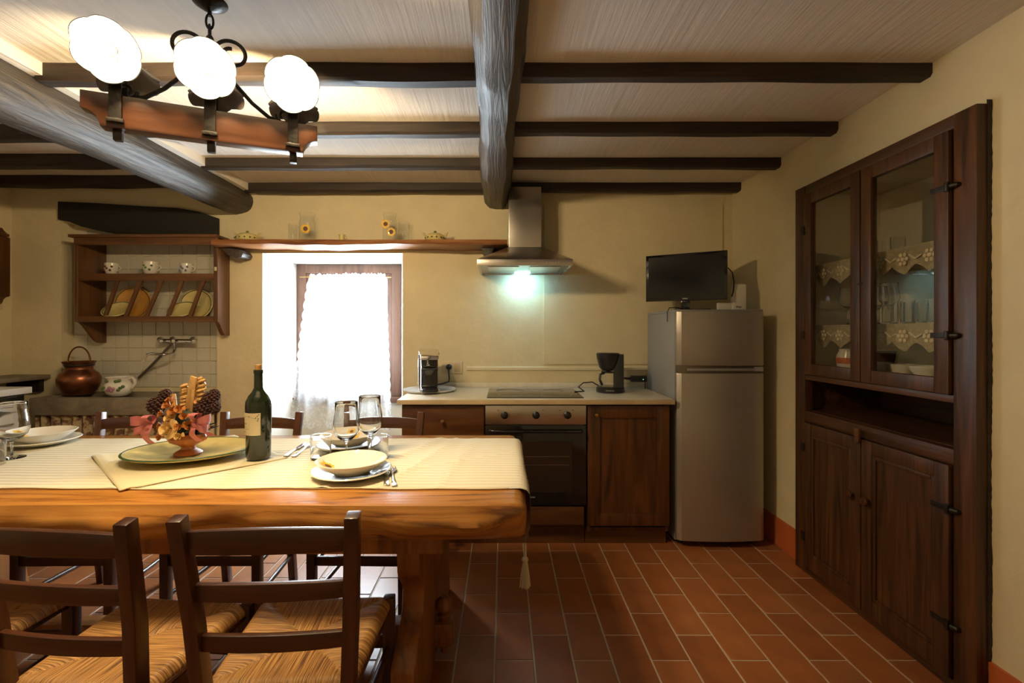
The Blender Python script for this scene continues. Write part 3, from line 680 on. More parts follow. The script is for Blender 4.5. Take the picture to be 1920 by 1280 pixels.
cb = MB(); cb.box(-.612, -.594, yd+.02, 3.39, .09, .862); cb.box(-.128, -.110, yd+.02, 3.39, .09, .862); cb.box(-.594, -.128, yd+.03, 3.39, .09, .11); cb.box(-.594, -.128, 3.37, 3.39, .11, .862); cb.box(-.594, -.128, yd+.02, yd+.04, .84, .862)
cb.build('carcass', 'unit_wood', dc)
for i, (z0, z1) in enumerate([(.672, .853), (.40, .664), (.13, .392)]):
    dw = B(-.608, -.114, yd, yd+.02, z0, z1).build('drawer', 'unit_wood_h', dc, bevel=.005)
    knob(dw, -.361, yd, (z0+z1)/2 + (.0 if i else .0))
B(-.600, -.110, 2.85, 2.87, 0, .125).build('plinth', 'unit_wood_h', dc)
ov = thing('oven', 'built in oven with steel control panel and black glass door', 'oven', (.2, 3.05, .12))
ox0, ox1 = -.106, .500
B(ox0+.01, ox1-.01, yd+.022, 3.36, .25, .85).build('body', 'steel_dark', ov)
pn = B(ox0, ox1, yd-.004, yd+.022, .741, .855).build('control_panel', 'steel', ov, bevel=.003)
for px in (946, 1005, 1064):
    x = W(px, 780, yd)[0]; z = .797
    k_ = MB().tube([(x, yd-.004, z), (x, yd-.012, z), (x, yd-.016, z), (x, yd-.032, z), (x, yd-.034, z)], [.022, .022, .0165, .0150, .012], 24).build('knob', 'black_plastic', pn)
for px in (934, 1050, 1074, 1018): 
    x = W(px, 780, yd)[0]; B(x-.0035, x+.0035, yd-.0055, yd-.004, .826, .829).build('mark', 'seed_brown', pn)
od = B(ox0, ox1, yd-.006, yd+.022, .256, .735).build('door', 'black_gloss', ov, bevel=.004)
B(ox0+.085, ox1-.085, yd-.0075, yd-.006, .335, .64).build('window', 'oven_window', od)
for z in (.498, .548): B(ox0+.10, ox1-.10, yd-.0085, yd-.0075, z, z+.0025).build('rack_bar', 'steel_dark', od)
MB().tube([(ox0+.03, yd-.006, .705), (ox0+.03, yd-.035, .705), (ox0+.05, yd-.042, .705), (ox1-.05, yd-.042, .705), (ox1-.03, yd-.035, .705), (ox1-.03, yd-.006, .705)], .009, 8).build('handle', 'black_gloss', od)
mk = MB(); xm = W(985, 931, yd)[0]
for k in range(8): mk.box(xm+.0075*k, xm+.0075*k+.005, yd-.0072, yd-.006, .302, .3085)
mk.build('maker_mark', 'mark', od)
fp = thing('oven_filler', 'wooden filler board below the oven', 'panel', (.2, 2.8, .13))
B(ox0, ox1-.012, yd, yd+.02, .135, .246).build('board', 'unit_wood_h', fp, bevel=.004)
B(-.108, ox1, 2.851, 2.87, 0, .125).build('plinth', 'unit_wood_h', fp)
du = thing('base_cupboard', 'dark wooden base cupboard with one door right of the oven', 'cabinet', (.75, 3.08, 0))
cb = MB(); cb.box(.508, .526, yd+.02, 3.39, .09, .862); cb.box(.982, 1.0, yd+.02, 3.39, .09, .862); cb.box(.526, .982, yd+.03, 3.39, .09, .11); cb.box(.526, .982, 3.37, 3.39, .11, .862)
cb.build('carcass', 'unit_wood', du)
B(.506, 1.0, 2.85, 2.87, 0, .125).build('plinth', 'unit_wood_h', du)
q = .075; a, b_, z0, z1 = .510, 1.002, .13, .853
dd = MB(); dd.box(a, a+q, yd, yd+.022, z0, z1); dd.box(b_-q, b_, yd, yd+.022, z0, z1); dd.box(a+q, b_-q, yd, yd+.022, z1-q, z1); dd.box(a+q, b_-q, yd, yd+.022, z0, z0+q)
door = dd.build('door', 'unit_wood', du, bevel=.003)
B(a+q-.004, b_-q+.004, yd+.010, yd+.018, z0+q-.004, z1-q+.004).build('panel', 'unit_wood', door)
knob(door, W(1117,777,yd)[0], yd, W(1117,777,yd)[1])
hb = thing('ceramic_hob', 'flat black glass hob set in the worktop', 'hob', (.2, 3.05, .894))
B(-.098, .492, 2.815, 3.27, .8935, .899).build('glass_top', 'hob_glass', hb, bevel=.002)
rg = MB()
for (x, y, r) in [(.05, 2.95, .075), (.34, 2.95, .095), (.05, 3.15, .095), (.34, 3.15, .075)]:
    rg.lathe([(r-.0012, .8991), (r-.0012, .8996), (r+.0012, .8996), (r+.0012, .8991)], 40, (x, y, 0))
rg.build('zone_ring', 'mark', hb)

# hood
hd = thing('cooker_hood', 'steel chimney cooker hood on the back wall', 'hood', (.14, 3.2, 1.68))
hx, hy0, hy1 = .138, 2.905, 3.392
B(.040, .262, 3.17, 3.392, 1.86, 2.288).build('chimney', 'steel', hd, bevel=.003)
py = MB(); zt_, zb_ = 1.875, 1.752
py.add([(hx-.30,hy0,zb_),(hx+.30,hy0,zb_),(hx+.30,hy1,zb_),(hx-.30,hy1,zb_),(.038,3.165,zt_),(.264,3.165,zt_),(.264,hy1,zt_),(.038,hy1,zt_)], [(3,2,1,0),(4,5,6,7),(0,1,5,4),(1,2,6,5),(2,3,7,6),(3,0,4,7)])
py.build('canopy', 'steel', hd, bevel=.002)
rim = MB(); zr = 1.712
rim.box(hx-.30, hx+.30, hy0, hy0+.015, zr, zb_); rim.box(hx-.30, hx-.285, hy0+.015, hy1, zr, zb_); rim.box(hx+.285, hx+.30, hy0+.015, hy1, zr, zb_); rim.box(hx-.285, hx+.285, hy1-.015, hy1, zr, zb_)
rim.build('rim', 'steel', hd, bevel=.002)
B(hx-.285, hx+.285, hy0+.015, hy1-.015, zr+.006, zr+.016).build('underside', 'steel_dark', hd)
for sx in (-1, 1): B(hx+sx*.135-.10, hx+sx*.135+.10, hy0+.07, hy1-.17, zr+.001, zr+.006).build('grease_filter', 'steel', hd, bevel=.002)
for k in range(5): MB().cyl((hx+.135+.019*k, hy0+.001, 1.735), (hx+.135+.019*k, hy0-.004, 1.735), .0045, n=12).build('button', 'chrome', hd)
B(hx-.055, hx+.055, hy1-.125, hy1-.075, zr+.0, zr+.006).build('lamp_lens', 'hood_led', hd)
ld = bpy.data.lights.new('hood_lamp', 'AREA'); ld.shape = 'RECTANGLE'; ld.size = .10; ld.size_y = .045; ld.energy = HOOD_W; ld.color = (.34, .76, 1.0)
lo = bpy.data.objects.new('hood_lamp', ld); COL.objects.link(lo); lo.location = (hx, hy1-.10, zr-.004); lo.rotation_euler = (R(28), 0, 0)

# worktop appliances
ZW = .894
cm = thing('capsule_coffee_machine', 'black and chrome capsule coffee machine on a round tray', 'coffee machine', (-.50, 3.12, ZW+.016), rz=R(12), local=True)
prof = [(-.12,0),(.12,0),(.125,.02),(.125,.20),(.10,.235),(.05,.258),(-.02,.262),(-.08,.245),(-.115,.225),(-.12,.16),(-.10,.15),(-.10,.03),(-.12,.028)]
MB().prism(prof, 'x', -.055, .055).build('body', 'black_gloss', cm, bevel=.010)
MB().prism([(-.128,.0),(.13,.0),(.13,.205),(.10,.24),(.05,.264),(-.02,.268),(-.085,.25),(-.085,.235),(-.02,.252),(.05,.248),(.09,.228),(.115,.20),(.115,.012),(-.128,.012)], 'x', .055, .066).build('side_trim', 'chrome', cm, bevel=.003)
MB().prism([(-.128,.0),(.13,.0),(.13,.205),(.10,.24),(.05,.264),(-.02,.268),(-.085,.25),(-.085,.235),(-.02,.252),(.05,.248),(.09,.228),(.115,.20),(.115,.012),(-.128,.012)], 'x', -.066, -.055).build('side_trim', 'chrome', cm, bevel=.003)
MB().prism([(-.135,.205),(-.128,.23),(-.08,.256),(-.02,.272),(.03,.274),(.03,.268),(-.02,.266),(-.08,.25),(-.12,.225)], 'x', -.058, .058).build('lever', 'chrome', cm, bevel=.002)
MB().tube([(0,-.085,.165),(0,-.085,.135)], [.014,.011], 12).build('spout', 'chrome', cm)
B(-.05, .05, -.17, -.10, 0, .022).build('drip_tray', 'black_plastic', cm, bevel=.006)
pm = MB(); pm.sph((-.012,-.122,.20), .006, n=8); pm.sph((-.012,-.123,.185), .005, n=8); pm.box(-.02,-.0,-.1235,-.121,.170,.174); pm.build('button', 'white_plastic', cm)
tumb = single('round_tray', MB().lathe([(0,.002),(.165,.002),(.178,.010),(.180,.016),(.176,.016),(.165,.008),(0,.008)], 48), 'white_enamel', 'round pale tray under the capsule coffee machine', 'tray', (-.498, 3.165, ZW+.0005), local=True)
so = thing('wall_socket', 'cream wall socket plate with a black plug', 'socket', (-.37, 3.39, .99))
B(-.447, -.296, YB-.012, YB-.001, .990, 1.083).build('plate', 'cream_plastic', so, bevel=.004)
B(-.352, -.312, YB-.015, YB-.012, 1.005, 1.068).build('insert', 'worktop_edge', so, bevel=.002)
MB().tube([(-.394, YB-.012, 1.04), (-.394, YB-.03, 1.04), (-.394, YB-.042, 1.035)], [.022,.021,.012], 14).build('plug', 'black_plastic', so)
MB().tube([(-.394, YB-.040, 1.035), (-.392, YB-.045, 1.0), (-.388, YB-.04, .96), (-.392, YB-.05, .935), (-.43, YB-.06, .925), (-.50, YB-.09, .915)], .005, 8).build('cord', 'black_plastic', so)
fm = thing('filter_coffee_maker', 'black filter coffee maker with glass jug on the worktop', 'coffee machine', (.722, 3.12, ZW), rz=R(-14), local=True)
MB().lathe([(0,0),(.092,0),(.095,.008),(.092,.030),(.080,.036),(0,.036)], 32).build('base', 'black_plastic', fm)
MB().prism([(-.05,.035),(-.055,.03),(.058,.03),(.066,.24),(.066,.252),(-.04,.252)], 'x', .02, .088).build('tank', 'black_plastic', fm, bevel=.008)
MB().lathe([(0,.145),(.04,.145),(.058,.165),(.074,.225),(.078,.255),(.070,.262),(0,.264)], 32, (-.015,-.01,0)).build('filter_holder', 'black_plastic', fm)
jg2 = MB().lathe([(0,.037),(.050,.037),(.058,.050),(.058,.085),(.045,.125),(.046,.138),(.043,.138),(.042,.125),(.054,.085),(.054,.050),(0,.041)], 28, (-.012,-.02,0)).build('jug', 'drinking_glass', fm)
MB().lathe([(.0,.140),(.047,.138),(.047,.130),(.0,.146)], 28, (-.012,-.02,0)).build('lid', 'black_plastic', jg2)
MB().tube([(-.04,-.06,.130),(-.062,-.095,.125),(-.066,-.10,.09),(-.052,-.08,.055)], .008, 8).build('handle', 'black_plastic', jg2)
mk = MB()
for k in range(6): mk.box(-.026+.009*k, -.020+.009*k, -.0955, -.094, .015, .021)
mk.build('maker_mark', 'mark', fm)
MB().tube([(-.07,.03,.03),(-.12,.02,.06),(-.18,.0,.055),(-.21,-.03,.03),(-.17,-.06,.006),(-.20,-.09,.006),(-.23,-.10,.006)], .0042, 6).build('cord', 'black_plastic', fm)
ps = thing('power_adapter', 'small black power block leaning by the fridge', 'adapter', (.97, 3.30, ZW))
B(.90, 1.012, 3.26, 3.30, .945, .988).build('block', 'black_plastic', ps, bevel=.005)
MB().tube([(.90, 3.28, .967), (.87, 3.28, .968), (.84, 3.27, .972), (.80, 3.2, .965)], [.010,.009,.005,.004], 8).build('cord', 'black_plastic', ps)
MB().tube([(1.005, 3.28, .945), (1.006, 3.28, ZW)], .003, 6).build('leg', 'black_plastic', ps)
MB().sph((.985, 3.258, .962), .003, n=8).build('led', 'green_led', ps)

# ------------------------------------------------------------------ fridge, television, router
fx0, fx1, fy = 1.046, 1.570, 2.765
fg = thing('fridge', 'two door silver fridge freezer in the corner', 'fridge', ((fx0+fx1)/2, 3.05, 0))
B(fx0, fx1, fy+.062, 3.36, .03, 1.418).build('body', 'fridge_side', fg, bevel=.006)
B(fx0+.002, fx1-.002, fy+.03, 3.362, 1.418, 1.432).build('top', 'fridge_side', fg, bevel=.004)
def fdoor(z0, z1):
    mb = MB(); n = 22
    pts = [(fx0, fy+.058)] + [(fx0+(fx1-fx0)*i/n, fy + .018*(2*i/n-1)**2 + (.012 if i in (0, n) else 0)) for i in range(n+1)] + [(fx1, fy+.058)]
    mb.prism(pts, 'z', z0, z1); return mb
d1 = fdoor(1.095, 1.420).build('door', 'fridge_door', fg, bevel=.004, angle=20)
d2 = fdoor(.045, 1.048).build('door', 'fridge_door', fg, bevel=.004, angle=20)
B(fx0+.006, fx1-.006, fy+.030, fy+.06, 1.048, 1.095).build('handle_recess', 'steel_dark', fg)
B(fx0+.06, fx1-.06, fy+.012, fy+.028, 1.062, 1.078).build('handle_strip', 'fridge_side', fg, bevel=.003)
for zz in (1.0955,): B(fx1-.06, fx1-.01, fy+.012, fy+.03, 1.060, 1.088).build('hinge_cover', 'fridge_side', fg, bevel=.003)
mk = MB(); xm = W(1357, 608, fy)[0]; zz = W(1357, 608, fy)[1]
mk.lathe([(0,-.001),(.020,-.001),(.020,.001),(0,.001)], 24); mk.xf(0, Matrix.Translation((xm, fy+.002, zz)) @ Matrix.Rotation(R(90), 4, 'X') @ Matrix.Diagonal((1, .55, 1, 1)))
mk.build('maker_badge', 'steel_dark', d1)
for x in (fx0+.05, fx1-.05): MB().cyl((x, fy+.10, 0), (x, fy+.10, .03), .018).build('foot', 'black_plastic', fg)
MB().tube([(fx0+.11, 2.93, 1.436), (fx0+.05, 2.92, 1.45), (fx0+.0, 2.92, 1.448), (fx0-.012, 2.92, 1.42), (fx0-.012, 2.92, 1.36)], .003, 6).build('cord', 'black_plastic', fg)
yaw = math.atan2(-.24, .435)
tv = thing('television', 'small black flat television standing on the fridge', 'television', (1.195, 3.04, 1.4325), rz=yaw, local=True)
B(-.25, .25, -.012, .012, .068, .378).build('casing', 'black_gloss', tv, bevel=.004)
B(-.232, .232, -.0135, -.012, .098, .362).build('screen', 'screen', tv)
B(-.15, .15, .012, .045, .11, .33).build('back_cover', 'black_plastic', tv, bevel=.015)
B(-.028, .028, -.006, .016, .008, .075).build('stand_neck', 'black_gloss', tv, bevel=.004)
B(-.06, .16, -.09, .07, 0, .010).build('stand_base', 'black_gloss', tv, bevel=.004)
mk = MB()
for k in range(3): mk.box(-.016+.011*k, -.008+.011*k, -.0137, -.012, .078, .085)
mk.build('maker_mark', 'mark', tv)
MB().tube([(.25,.02,.27),(.275,.03,.24),(.285,.04,.18),(.28,.05,.12),(.27,.06,.09)], .004, 6).build('cable', 'black_plastic', tv)
rt = thing('internet_router', 'white upright router box beside the television', 'router', (1.49, 2.97, 1.432))
B(1.463, 1.553, 2.955, 2.99, 1.432, 1.602).build('box', 'white_plastic', rt, bevel=.012)
B(1.375, 1.463, 2.965, 2.99, 1.432, 1.482).build('base', 'white_plastic', rt, bevel=.005)
mk = MB(); mk.tube([(1.463+.022,2.9535,1.452),(1.489,2.9535,1.464),(1.494,2.9535,1.452),(1.498,2.9535,1.460),(1.503,2.9535,1.452),(1.507,2.9535,1.460),(1.511,2.9535,1.446),(1.514,2.9535,1.460),(1.519,2.9535,1.455)], .0014, 5)
mk.build('logo', 'ink', rt)

# ------------------------------------------------------------------ cupboard in the right wall
cu = thing('wall_cupboard', 'tall dark wooden cupboard with glass doors built into the right wall', 'cupboard', (1.66, 2.09, 0))
x0, x1 = CX, CX+.045
YA, YZ_ = 1.597, 2.588
for a, b_ in ((YA, 1.680), (2.505, YZ_)): B(x0, x1, a, b_, 0, 2.085).build('stile', 'cupboard_wood', cu, bevel=.004)
for z0, z1 in [(2.035, 2.085), (1.040, 1.068), (.815, .872), (0, .035)]: B(x0+.002, x1, 1.680, 2.505, z0, z1).build('rail', 'cupboard_wood_h', cu, bevel=.003)
ln = MB(); ix = XR+.40
ln.box(x1, ix, CY0+.004, 1.625, 0, 2.07); ln.box(x1, ix, 2.558, CY1-.004, 0, 2.07); ln.box(ix, ix+.018, CY0+.004, CY1-.004, 0, 2.07); ln.box(x1, ix, 1.625, 2.558, 2.052, 2.07)
ln.build('lining', 'lining', cu)
B(x1+.002, ix-.001, 1.626, 2.557, 1.0625, 1.10).build('floor_board', 'lining', cu)
iw = MB(); iw.box(x1, ix, 1.625, 2.558, .850, .874); iw.box(x1, ix, 1.625, 2.558, 1.040, 1.062)
iw.box(ix-.012, ix-.001, 1.625, 2.558, .874, 1.040); iw.box(x1, ix-.012, 1.626, 1.64, .874, 1.040); iw.box(x1, ix-.012, 2.543, 2.557, .874, 1.040)
iw.build('open_compartment', 'cupboard_wood_h', cu)
for z in (1.655, 1.330): B(x1+.03, ix-.001, 1.627, 2.556, z-.018, z).build('shelf', 'cupboard_wood_h', cu, bevel=.002)
def cup_door(ya, yb, z0, z1, glass, hinge_side):
    q = .058; xd0, xd1 = x0-.012, x0+.018
    d = MB(); d.box(xd0, xd1, ya, ya+q, z0, z1); d.box(xd0, xd1, yb-q, yb, z0, z1); d.box(xd0+.001, xd1, ya+q, yb-q, z1-q, z1); d.box(xd0+.001, xd1, ya+q, yb-q, z0, z0+q*(1 if glass else 1.3))
    do = d.build('door', 'cupboard_wood', cu, bevel=.004)
    if glass: B(xd0+.012, xd0+.015, ya+q-.005, yb-q+.005, z0+q-.005, z1-q+.005).build('pane', 'cup_pane', do, smooth=False)
    else:
        zz0 = z0+q*1.3
        B(xd0+.012, xd0+.022, ya+q-.004, yb-q+.004, zz0-.004, z1-q+.004).build('panel', 'cupboard_wood', do)
        md = MB(); m_ = .016
        md.box(xd0+.002, xd0+.012, ya+q, ya+q+m_, zz0, z1-q); md.box(xd0+.002, xd0+.012, yb-q-m_, yb-q, zz0, z1-q); md.box(xd0+.002, xd0+.012, ya+q+m_, yb-q-m_, z1-q-m_, z1-q); md.box(xd0+.002, xd0+.012, ya+q+m_, yb-q-m_, zz0, zz0+m_)
        md.build('moulding', 'cupboard_wood', do, bevel=.005)
    return do
def hinge(par, yc, z):
    m = MB(); m.box(x0-.0165, x0-.012, yc, yc+.065, z-.010, z+.010); m.tube([(x0-.016, yc, z-.017), (x0-.016, yc, z+.017)], .008, 12); m.tube([(x0-.014, yc-.012, z), (x0-.006, yc-.03, z), (x0+.004, yc-.035, z)], [.011,.010,.006], 10)
    m.build('hinge', 'iron', par, bevel=.001)
dR = cup_door(1.686, 2.100, 1.070, 2.032, True, 0); dL = cup_door(2.106, 2.500, 1.070, 2.032, True, 1)
eR = cup_door(1.686, 2.096, .040, .812, False, 0); eL = cup_door(2.102, 2.500, .040, .812, False, 1)
for z in (1.825, 1.285): hinge(dR, 1.688, z)
for z in (.655, .235): hinge(eR, 1.688, z)
for z in (1.84, 1.28): B(x0-.016, x0-.012, 2.488, 2.515, z-.022, z+.022).build('hinge', 'iron', dL)
for z in (.68, .2): B(x0-.016, x0-.012, 2.488, 2.515, z-.022, z+.022).build('hinge', 'iron', eL)
knob(eL, x0-.012, 2.145, .548, .019, 'chair_wood', (-1,0,0)); knob(eR, x0-.012, 2.052, .548, .019, 'chair_wood', (-1,0,0))
tb = MB().tube([(x0-.012, 2.10, .845), (x0-.02, 2.10, .845)], .008, 10); tb.prism([(2.115,.862),(2.085,.862),(2.09,.80),(2.10,.793),(2.11,.80)], 'x', x0-.032, x0-.018)
tb.build('turn_button', 'rack_wood_v', cu, bevel=.003)
B(x0-.016, x0-.012, 2.088, 2.118, 1.512, 1.518).build('latch', 'iron', dR)
# ragged dark strip painting in the shaded gap right of the frame
pl = MB(); pts = []; rnd = random.Random(11)
for i in range(150):
    z = 2.095*i/149; pts.append((1.598 - .002 - .003*rnd.random() - .003*math.sin(z*4)**2, z))
pl.prism([(1.600, 2.10), (1.600, 0)] + pts, 'x', XR-.012, XR-.001)
o = struct('gap_shade', pl, 'joist', smooth=False)
# lace strips on the two shelves
def lace_strip(z, label):
    th = thing('lace_trim', label, 'lace', (x1+.028, 2.09, z), group='lace edgings on the cupboard shelves')
    mb = MB(); n = 96; xa = x1+.024; vs_ = []
    for i in range(n+1):
        y = 1.66 + .86*i/n; tri = abs(((i*7/n) % 1) - .5)*2
        zb = z - .075 - .042*(1-tri)
        for k in range(5): vs_.append((xa-.004*math.sin(i*.7)*k/4, y, z+.003 + (zb-z-.003)*k/4))
    mb.add(vs_, [(i*5+k, i*5+k+1, (i+1)*5+k+1, (i+1)*5+k) for i in range(n) for k in range(4)])
    mb.build('strip', 'shelf_lace', th)
    pm = MB()
    for i in range(7):
        y = 1.66+.86*(i+.5)/7
        for k in range(6):
            a = k*math.pi/3; pm.sph((xa-.006, y+.020*math.cos(a), z-.050+.020*math.sin(a)), .009, (.3,1,1), 8)
        pm.sph((xa-.006, y, z-.050), .010, (.4,1,1), 8)
        pm.tube([(xa-.005, y+.03, z-.04), (xa-.005, y+.06, z-.055), (xa-.005, y+.09, z-.035)], .004, 5)
    pm.build('motif', 'tassel_cream', th)
lace_strip(1.655, 'crocheted cream lace edging on the upper cupboard shelf')
lace_strip(1.330, 'crocheted cream lace edging on the lower cupboard shelf')
def stem_glass(loc, h, r, label, group, cat='glass', stem=.45, mat='drinking_glass'):
    b0 = h*stem
    q = h-b0; t = .0022
    prof = [(0,0),(r*.78,0),(r*.75,.003),(r*.2,.008),(.0045,.014),(.004,b0-.010),(.009,b0),(r*.5,b0+q*.07),(r*.84,b0+q*.18),(r*.98,b0+q*.32),(r,b0+q*.42),(r*.95,b0+q*.58),(r*.86,b0+q*.78),(r*.85,h-.004),(r*.86,h),(r*.83,h+.0012),(r*.83-t,h-.002),(r*.85-t,b0+q*.78),(r*.94-t,b0+q*.58),(r-t,b0+q*.42),(r*.97-t,b0+q*.32),(r*.82-t,b0+q*.19),(r*.46,b0+q*.09),(0,b0+q*.06)]
    return single('stem_glass', MB().lathe(prof, 40), mat, label, cat, loc, group, local=True, angle=75)
zi = 1.330
stem_glass((1.76, 2.366, zi), .19, .042, 'stemmed glass seen through the left cupboard pane', 'glasses in the cupboard', stem=.45, mat='clear_glass')
stem_glass((1.78, 2.200, zi), .18, .040, 'stemmed glass half hidden at the left of the right cupboard pane', 'glasses in the cupboard', stem=.45, mat='clear_glass')
stem_glass((1.86, 2.235, zi), .20, .042, 'taller stemmed glass behind the right cupboard pane', 'glasses in the cupboard', stem=.45, mat='clear_glass')
for k, (x, y, lb) in enumerate([(1.755, 2.105, 'first tumbler from the left behind the right cupboard pane'), (1.81, 2.070, 'second tumbler from the left behind the right cupboard pane'), (1.87, 2.130, 'third tumbler from the left behind the right cupboard pane'), (1.80, 1.984, 'fourth tumbler from the left behind the right cupboard pane'), (1.80, 1.930, 'last tumbler at the right edge of the cupboard pane')]):
    tumbler_at((x, y, zi), .105, .030, lb, 'glasses in the cupboard', 'clear_glass')
for k, (y, lb) in enumerate([(2.19, 'left of two small glasses on the upper cupboard shelf'), (2.115, 'right of two small glasses on the upper cupboard shelf')]):
    tumbler_at((1.80, y, 1.655), .075, .028, lb, 'glasses in the cupboard', 'clear_glass')
jr = thing('painted_jar', 'white jar with red print behind the left cupboard pane', 'jar', (1.78, 2.386, 1.1005), local=True)
MB().lathe([(0,0),(.04,0),(.052,.02),(.054,.075),(.042,.10),(.044,.11),(.038,.11),(.036,.10),(.046,.07),(.04,.01),(0,.008)], 24).build('body', 'cup_white', jr)
MB().lathe([(.0545,.035),(.056,.04),(.056,.06),(.0545,.065)], 24).build('band', 'terracotta_paint', jr)
def bowl_at(loc, r, h, label, group, mat='cup_white', name='small_bowl'):
    return single(name, MB().lathe([(0,0),(r*.5,0),(r*.55,.006),(r*.9,h*.6),(r,h),(r*.96,h),(r*.85,h*.6),(r*.5,.014),(0,.012)], 28), mat, label, 'bowl', loc, group, local=True)
bowl_at((1.77, 2.170, 1.1005), .045, .055, 'small white cup at the left bottom of the right cupboard pane', 'bowls in the cupboard')
bowl_at((1.77, 2.068, 1.1005), .050, .055, 'middle white bowl on the cupboard floor behind the glass', 'bowls in the cupboard')
bowl_at((1.78, 1.945, 1.1005), .062, .055, 'wide white bowl on the cupboard floor near the right pane edge', 'bowls in the cupboard')
bowl_at((1.93, 2.340, 1.1005), .042, .10, 'dark pot standing at the back of the cupboard floor', 'bowls in the cupboard', 'cone_brown')

# ------------------------------------------------------------------ table
TZ = 0.78
def slab():
    mb = MB(); seg = 150; xa, xb = -2.78, .072; vs_ = []; rnd = random.Random(2); ph = [rnd.uniform(0, 6) for _ in range(10)]
    n = 12
    for i in range(seg+1):
        t = i/seg; x = xa + (xb-xa)*t
        e = min(1.0, (xb-x)/.035, (x-xa)/.035); e = math.sqrt(max(0, 1-(1-e)**2)) if e < 1 else 1
        yf = 1.392 + .006*math.sin(x*4+ph[0]) + (1-e)*.03
        nb = .012*math.sin(x*6+ph[1]) + .008*math.sin(x*13+ph[2]) + .005*math.sin(x*29+ph[3])
        cut = max(0, min(1, (x+.42)/.45))        # bark side falls away towards the right end
        zl = .672 + .006*math.sin(x*5+ph[4])
        P = [(2.33-(1-e)*.03, TZ-.006), (2.322-(1-e)*.03, TZ), (yf+.02, TZ), (yf+.006, TZ-.004), (yf, TZ-.018),
             (yf-.014+nb*.6+.010*cut, TZ-.035), (yf-.020+nb+.016*cut, TZ-.056-.0*cut), (yf-.012+nb*1.2+.026*cut, TZ-.078), (yf+.004+nb+.034*cut, zl+.012), (yf+.024+.030*cut, zl-.008+.0*cut), (yf+.05, .660), (2.33-(1-e)*.03, .660)]
        vs_ += [(x, a, b_ - ((1-e)*.022 if b_ > TZ-.01 else 0)) for a, b_ in P]
    mb.add(vs_, [(i*n+k, i*n+(k+1) % n, (i+1)*n+(k+1) % n, (i+1)*n+k) for i in range(seg) for k in range(n)])
    mb.f.append(tuple(range(n))); mb.f.append(tuple(seg*n+k for k in reversed(range(n)))); return mb
tb = thing('dining_table', 'long honey coloured wooden table with thick live edge top', 'table', (-1.35, 1.86, 0))
slab().build('tabletop', 'table_wood', tb, angle=50)
for y in (1.46, 2.20): B(-2.55, -.19, y, y+.06, .598, .662).build('apron', 'trestle_wood', tb, bevel=.004)
def trestle(xo, sgn):
    # outer flared board + inner vase shaped board
    def prof(top, waist, belly, foot):
        yc = 1.86; a = [(top, .66), (top, .60), (top-.01, .52), (waist, .42), (waist+.01, .36), (belly, .26), (belly+.005, .18), (foot, .09), (foot+.02, .0)]
        out = []
        for i in range(len(a)-1):
            for k in range(4):
                t = k/4; s = t*t*(3-2*t); out.append((a[i][0]+(a[i+1][0]-a[i][0])*s, a[i][1]+(a[i+1][1]-a[i][1])*t))
        out.append(a[-1])
        return [(yc-w_, z) for w_, z in out] + [(yc+w_, z) for w_, z in reversed(out)]
    MB().prism(prof(.37, .28, .45, .47), 'x', xo, xo+.075*sgn).build('trestle', 'trestle_wood', tb, bevel=.007)
trestle(-.268, -1); trestle(-2.46, 1)
B(-2.54, -.197, 1.825, 1.895, .055, .145).build('stretcher', 'trestle_wood', tb, bevel=.008)
for x in (-.235, -2.50):
    MB().tube([(x, 1.86, .02), (x, 1.86, .150), (x, 1.86, .165), (x, 1.86, .172), (x, 1.86, .195), (x, 1.86, .222), (x, 1.86, .240)], [.014,.020,.028,.018,.034,.031,.014], 16).build('peg', 'trestle_wood', tb)

# runner with pointed, tasselled end
rn = thing('table_runner', 'cream ribbed table runner with tasselled end over the long table', 'tablecloth', (-1.3, 1.88, TZ))
def runner():
    mb = MB(); nx, ny = 150, 40; ya, yb = 1.523, 2.243
    def wr_(x, y):
        f = lambda x0, k, w_: math.exp(-((x-x0-k*(y-1.9))/w_)**2)
        return .0022 + .0055*f(-.31, .25, .010) + .006*f(-.44, .4, .016) + .004*f(-.17, .12, .010) + .003*f(-.10, 1.6, .012) + .003*f(-.75, -.3, .05) + .004*f(-.95, .9, .03) + .0015*math.sin(x*9+y*5)**2
    def fn(u, v):
        y = ya + (yb-ya)*v
        top = 2.78 + .090; yc = (ya+yb)/2; hang = .11 + .22*(1-abs(y-yc)/((yb-ya)/2))
        L = top + hang; s = u*L; x = -2.78 + s
        wob = .004*math.sin(x*7)+.003*math.sin(x*23) if (v < .01) else 0
        if s < top - .03: return Vector((x, y + wob, TZ + wr_(x, y)))
        r = .020; a = (s-(top-.03))/r
        if a < math.pi/2: return Vector((-2.78+top-.03 + (r+.009)*math.sin(a), y, TZ - r + (r+.0035)*math.cos(a)))
        d = s-(top-.03)-r*math.pi/2
        return Vector((-2.78+top-.001+.003*math.sin(d*30+v*8), y, TZ - r - d))
    mb.grid(nx+60, ny, fn); return mb
runner().build('cloth', 'runner_cloth', rn, angle=180)
hm = MB().tube([(-2.78+2.80*i/120, 1.525+.004*math.sin((-2.78+2.80*i/120)*7)+.003*math.sin((-2.78+2.80*i/120)*23), TZ+.0035) for i in range(121)], .0028, 6); hm.build('hem', 'tassel_cream', rn)
xt, yt, zt_ = .090, 1.883, .440
MB().tube([(xt, yt, zt_), (xt, yt, zt_-.055)], .006, 8).build('tassel_cord', 'tassel_cream', rn)
MB().sph((xt, yt, zt_-.065), .013, n=12).build('tassel_knot', 'tassel_cream', rn)
tsl = MB()
